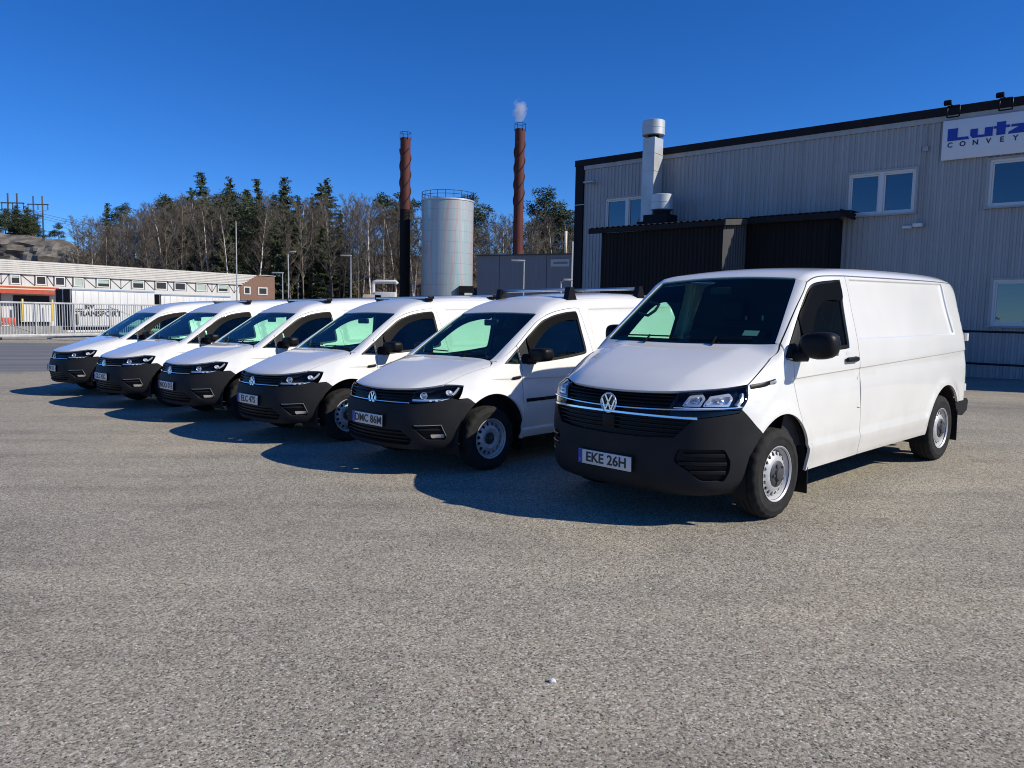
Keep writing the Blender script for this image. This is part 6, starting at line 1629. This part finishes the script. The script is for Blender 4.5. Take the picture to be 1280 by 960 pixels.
    gr = panel_obj('grille', M['black'], root, sh, 'cyl', line([(-.56, .828), (-.49, .70), (0, .69), (.49, .70), (.56, .828), (.80, .862), (.56, .805), (0, .80)][:5] + [(0, .82)], True, .03), sp=.08, gap=0, rim=0, off=-.035, lip=0)
    for z, a in ((.790, .535), (.760, .515), (.730, .50)): ribbon(sh, 'cyl', [(t, z + .018 * t * t) for t in np.linspace(-a, a, 20)], .016, -.034, -.010, 'grille_slat', M['black'], gr)
    ribbon(sh, 'cyl', [(t, .699 + .006 * t * t) for t in np.linspace(-.50, .50, 30)], .011, -.02, .008, 'chrome_strip', M['chrome'], root)
    for s in (1, -1): panel_obj('headlight_gap', M['gloss_black'], root, sh, 'cyl', line([(s * .55, .826), (s * .65, .842), (s * .805, .862), (s * 1.0, .852), (s * .80, .838), (s * .56, .80)], True, .03), sp=.04, gap=.001, rim=0, off=-.012, lip=0)
    hp = [(.494, .703), (.505, .722), (.55, .800), (.65, .815), (.80, .838), (.93, .851), (1.003, .852), (.965, .80), (.895, .754), (.80, .731), (.714, .713), (.60, .704)]
    h = panel_obj('headlight', M['gloss_black'], root, sh, 'cyl', rounded(hp, .005), sp=.05, gap=.002, rim=0, off=-.055, lip=0)
    panel_obj('headlight_lens', M['lens'], h, sh, 'cyl', rounded(hp, .005), sp=.05, gap=.002, rim=0, off=0, lip=0)
    panel_obj('headlight_bezel', M['gloss_black'], h, sh, 'cyl', rounded(hp, .005), [inset(ccw(rounded(hp, .005)), .010)], sp=.03, gap=.002, rim=.045, off=-.004, lip=0)
    for a, z, r in ((.635, .772, .030), (.868, .803, .030)):
        ctr = s_lift(sh, 'cyl', [(a, z)])[0]; nn = sh.grad(ctr[None])[0]
        mb = MB(); mb.lathe([(0, -.042), (r * .8, -.038), (r, -.012), (r * 1.1, -.008), (r * 1.12, -.02)], 18, Matrix.Translation(ctr) @ Vector(nn).to_track_quat('Z', 'Y').to_matrix().to_4x4()); mb.build('lamp_reflector', M['lamp_cup'], h)
    ribbon(sh, 'cyl', [(t, .727 + .05 * max(0, t - .72)) for t in np.linspace(.53, .87, 14)], .024, -.04, -.006, 'running_light', M['lamp_cup'], h)
    for t in (.70, .755, .81): ribbon(sh, 'cyl', [(t - .012, .722 + .05 * (t - .7)), (t + .012, .724 + .05 * (t - .7))], .019, -.03, -.003, 'running_light_segment', M['white_plastic'], h)
    ribbon(sh, 'cyl', [(.90, .782), (.935, .815), (.965, .842)], .022, -.05, -.008, 'indicator_lamp', M['lamp_cup'], h)
    flip_obj(h, root)
    emblem(root, (.800, 0, .716), .066, R(-8))
    # side details
    for s in (1, -1):
        b = on(sh, 'side', [(x, .664 + .004 * (-x - .46)) for x in np.linspace(-.455, -1.52, 12)]) * (1, s, 1); ribbon(sh, '', b, .034, -.004, .010, 'side_strip', M['black'], root)
        b = on(sh, 'side', [(x, .668 + .004 * (-x - .46)) for x in np.linspace(-1.60, -2.19, 8)]) * (1, s, 1); ribbon(sh, '', b, .034, -.004, .010, 'side_strip', M['black'], root)
        b = on(sh, 'side', [(-.262, .894), (-.33, .900), (-.398, .906)]) * (1, s, 1); ribbon(sh, '', b, .030, -.004, .007, 'side_badge', M['black'], root, taper=True)
    hy = float(s_lift(sh, 'side', [(-1.38, .93)])[0][1])
    mb = MB(); mb.box((-1.38, hy + .018, .935), (.20, .03, .036), bev=.014); dh = mb.build('door_handle', M['black'], root); flip_obj(dh, root)
    dm = door_mirror(root, -.565, .985, 1.125, .235, .140, .15, .85, 5., .10); flip_obj(dm, root)
    mb = MB()
    for s in (1, -1): mb.prism([(-3.08, .600), (-3.50, .61), (-3.56, .56), (-3.54, .33), (-3.30, .33), (-3.12, .44)], s * .74, s * .868, 'y')
    mb.box((-3.535, 0, .45), (.11, 1.52, .24), bev=.03); mb.build('rear_bumper', M['plastic'], root)
    for s in (1, -1): box_part('tail_lamp', M['red_lens'], root, (-3.45, s * .765, 1.0), (.06, .07, .38), .02)
    for x in (0., -2.68):
        arch_liner(root, x, ac, .432, .46, .872); arch_liner(root, x, ac, .432, -.46, -.872)
        wl = wheel_parts(root, x, .762, .3175, .195, .1925, 15, .0165, .142, .058, M['dark_steel']); wl.rotation_euler = (0, R(random.uniform(0, 60)), 0); flip_wheel(wl, root)
    for s in (1, -1):
        mb = MB(); mb.box((-.425, s * .76, .30), (.014, .20, .30), bev=.004); mb.build('mud_flap', M['black'], root)
    box_part('underbody', M['under'], root, (-1.35, 0, .30), (4.0, .90, .15), .02); box_part('underbody', M['under'], root, (-1.34, 0, .32), (1.75, 1.62, .10), .02)
    # cabin
    mb = MB(); mb.prism([(-.78, .40), (.78, .40), (.80, 1.05), (.68, 1.35), (.58, 1.58), (.42, 1.70), (-.42, 1.70), (-.58, 1.58), (-.68, 1.35), (-.80, 1.05)], -1.62, -1.60, 'x'); mb.build('bulkhead', M['interior'], root)
    mb = MB(); mb.prism([(-.20, 1.05), (-.32, 1.06), (-.55, 1.04), (-.74, 1.01), (-.80, .94), (-.76, .78), (-.58, .52), (-.15, .4), (.0, .7), (-.1, .98)], -.70, .70, 'y'); mb.box((-.74, .36, 1.02), (.26, .34, .07), bev=.03); mb.build('dashboard', M['interior'], root)
    box_part('cabin_floor', M['interior'], root, (-.9, 0, .40), (1.4, 1.50, .05))
    seat(root, -1.22, .38, .48, .50); seat(root, -1.22, -.38, .48, .50); steering_wheel(root, (-.86, .38, .97), .18)
    V, F, N = panel(sh, 'top', line([(-.93, .50), (-1.58, .52), (-1.58, -.52), (-.93, -.50)], True, .05), sp=.1, gap=0, rim=0, off=-.05, lip=0); mesh_obj('headliner', V, F, M['liner'], root, True)
    dt = panel_obj('door_trim', M['interior'], root, sh, 'side', line([(-.40, .45), (-.40, 1.02), (-1.44, 1.07), (-1.54, 1.07), (-1.54, .45)], True, .05), sp=.1, gap=0, rim=0, off=-.06, lip=0); flip_obj(dt, root)
    dt = panel_obj('pillar_trim', M['liner'], root, sh, 'side', line([(-1.46, 1.06), (-1.44, 1.55), (-1.60, 1.55), (-1.60, 1.06)], True, .05), sp=.1, gap=0, rim=0, off=-.05, lip=0); flip_obj(dt, root)
    for a, b in (((-.235, .52, 1.125), (-.215, .02, 1.112)), ((-.235, -.08, 1.125), (-.245, -.55, 1.135))): wiper(ws, sh, a, b)
    box_part('rear_view_mirror', M['interior'], root, (-.80, -.02, 1.44), (.04, .22, .07), .012)
    return root, sh

def roof_bars(root, sh, fins):
    for x in ((-1.45, -2.72) if fins else (-1.45, -2.62)):
        y = .575; zb = float(s_lift(sh, 'top', [(x, y)])[0][2]); h = .105 if fins else .050
        mb = MB()
        if fins: mb.tube([(x, -y - .02, zb + h), (x, y + .02, zb + h)], .019, 8)
        else: mb.box((x, 0, zb + h), (.085, 2 * y + .10, .034), bev=.012)
        b = mb.build('roof_bar', M['alu'], root)
        for s in (1, -1):
            f = MB()
            if fins:
                f.prism([(x - .085, zb - .01), (x + .065, zb - .01), (x + .050, zb + .045), (x + .030, zb + h + .026), (x - .030, zb + h + .026), (x - .060, zb + .045)], s * (y - .045), s * (y + .028), 'y')
            else: f.box((x, s * y, zb + h * .42), (.09, .085, h * .95), bev=.012); f.box((x, s * (y + .055), zb + h), (.092, .02, .042), bev=.006)
            f.build('bar_foot', M['black'], b)

SMALL = [(5, -.795, 8.031, -136.43, 'DMC 86M', 1, 'white compact van beside the large van, with tall-footed roof bars and plate DMC 86M'),
         (4, -2.566, 9.743, -135.98, 'ELC 47S', 2, 'white compact van with flat roof bars and plate ELC 47S, second from the large van'),
         (3, -4.347, 11.488, -135.40, 'NOO 01E', 2, 'white compact van with flat roof bars in the middle of the row of five'),
         (2, -6.147, 13.062, -132.73, 'CLC 42C', 2, 'white compact van with flat roof bars, fourth from the large van'),
         (1, -8.078, 14.955, -135.11, 'EJR 171', 0, 'white compact van without roof bars at the far end of the row')]
sv0, sv_sh = build_small_van()
proto_children = list(sv0.children)
svans = [sv0] + [copy_tree(sv0) for _ in SMALL[1:]]
for o, (k, x, y, a, txt, bars, lab) in zip(svans, SMALL):
    o.location = (x, y, 0); o.rotation_euler = (0, 0, R(a)); o['label'] = lab
    plate(o, txt, (.870, 0, .515))
    if bars: roof_bars(o, sv_sh, bars == 1)
# ------------------------------------------------------------------ small loose things on the asphalt
def loose_stone(u, v, r, lab, seed):
    # position on the yard
    rg = np.random.RandomState(seed); bm = bmesh.new(); bmesh.ops.create_icosphere(bm, subdivisions=2, radius=1.)
    for q in bm.verts: k = 1 + .35 * mathutils.noise.noise(q.co * 1.3 + Vector((seed, 0, 0))); q.co = Vector((q.co.x * r * k, q.co.y * r * .8 * k, q.co.z * r * .6 * k + r * .4))
    me = bpy.data.meshes.new('stone'); bm.to_mesh(me); bm.free(); me.materials.append(M['stone']); o = link(bpy.data.objects.new('stone', me)); o.location = (u, v, 0); return tag(o, lab, 'stone')
M['stone'] = mat('pale_stone', (.62, .60, .56), .8, noise=(60, .15))
loose_stone(.170, 3.08, .016, 'small pale loose stone lying on the asphalt in front of the vans', 3)
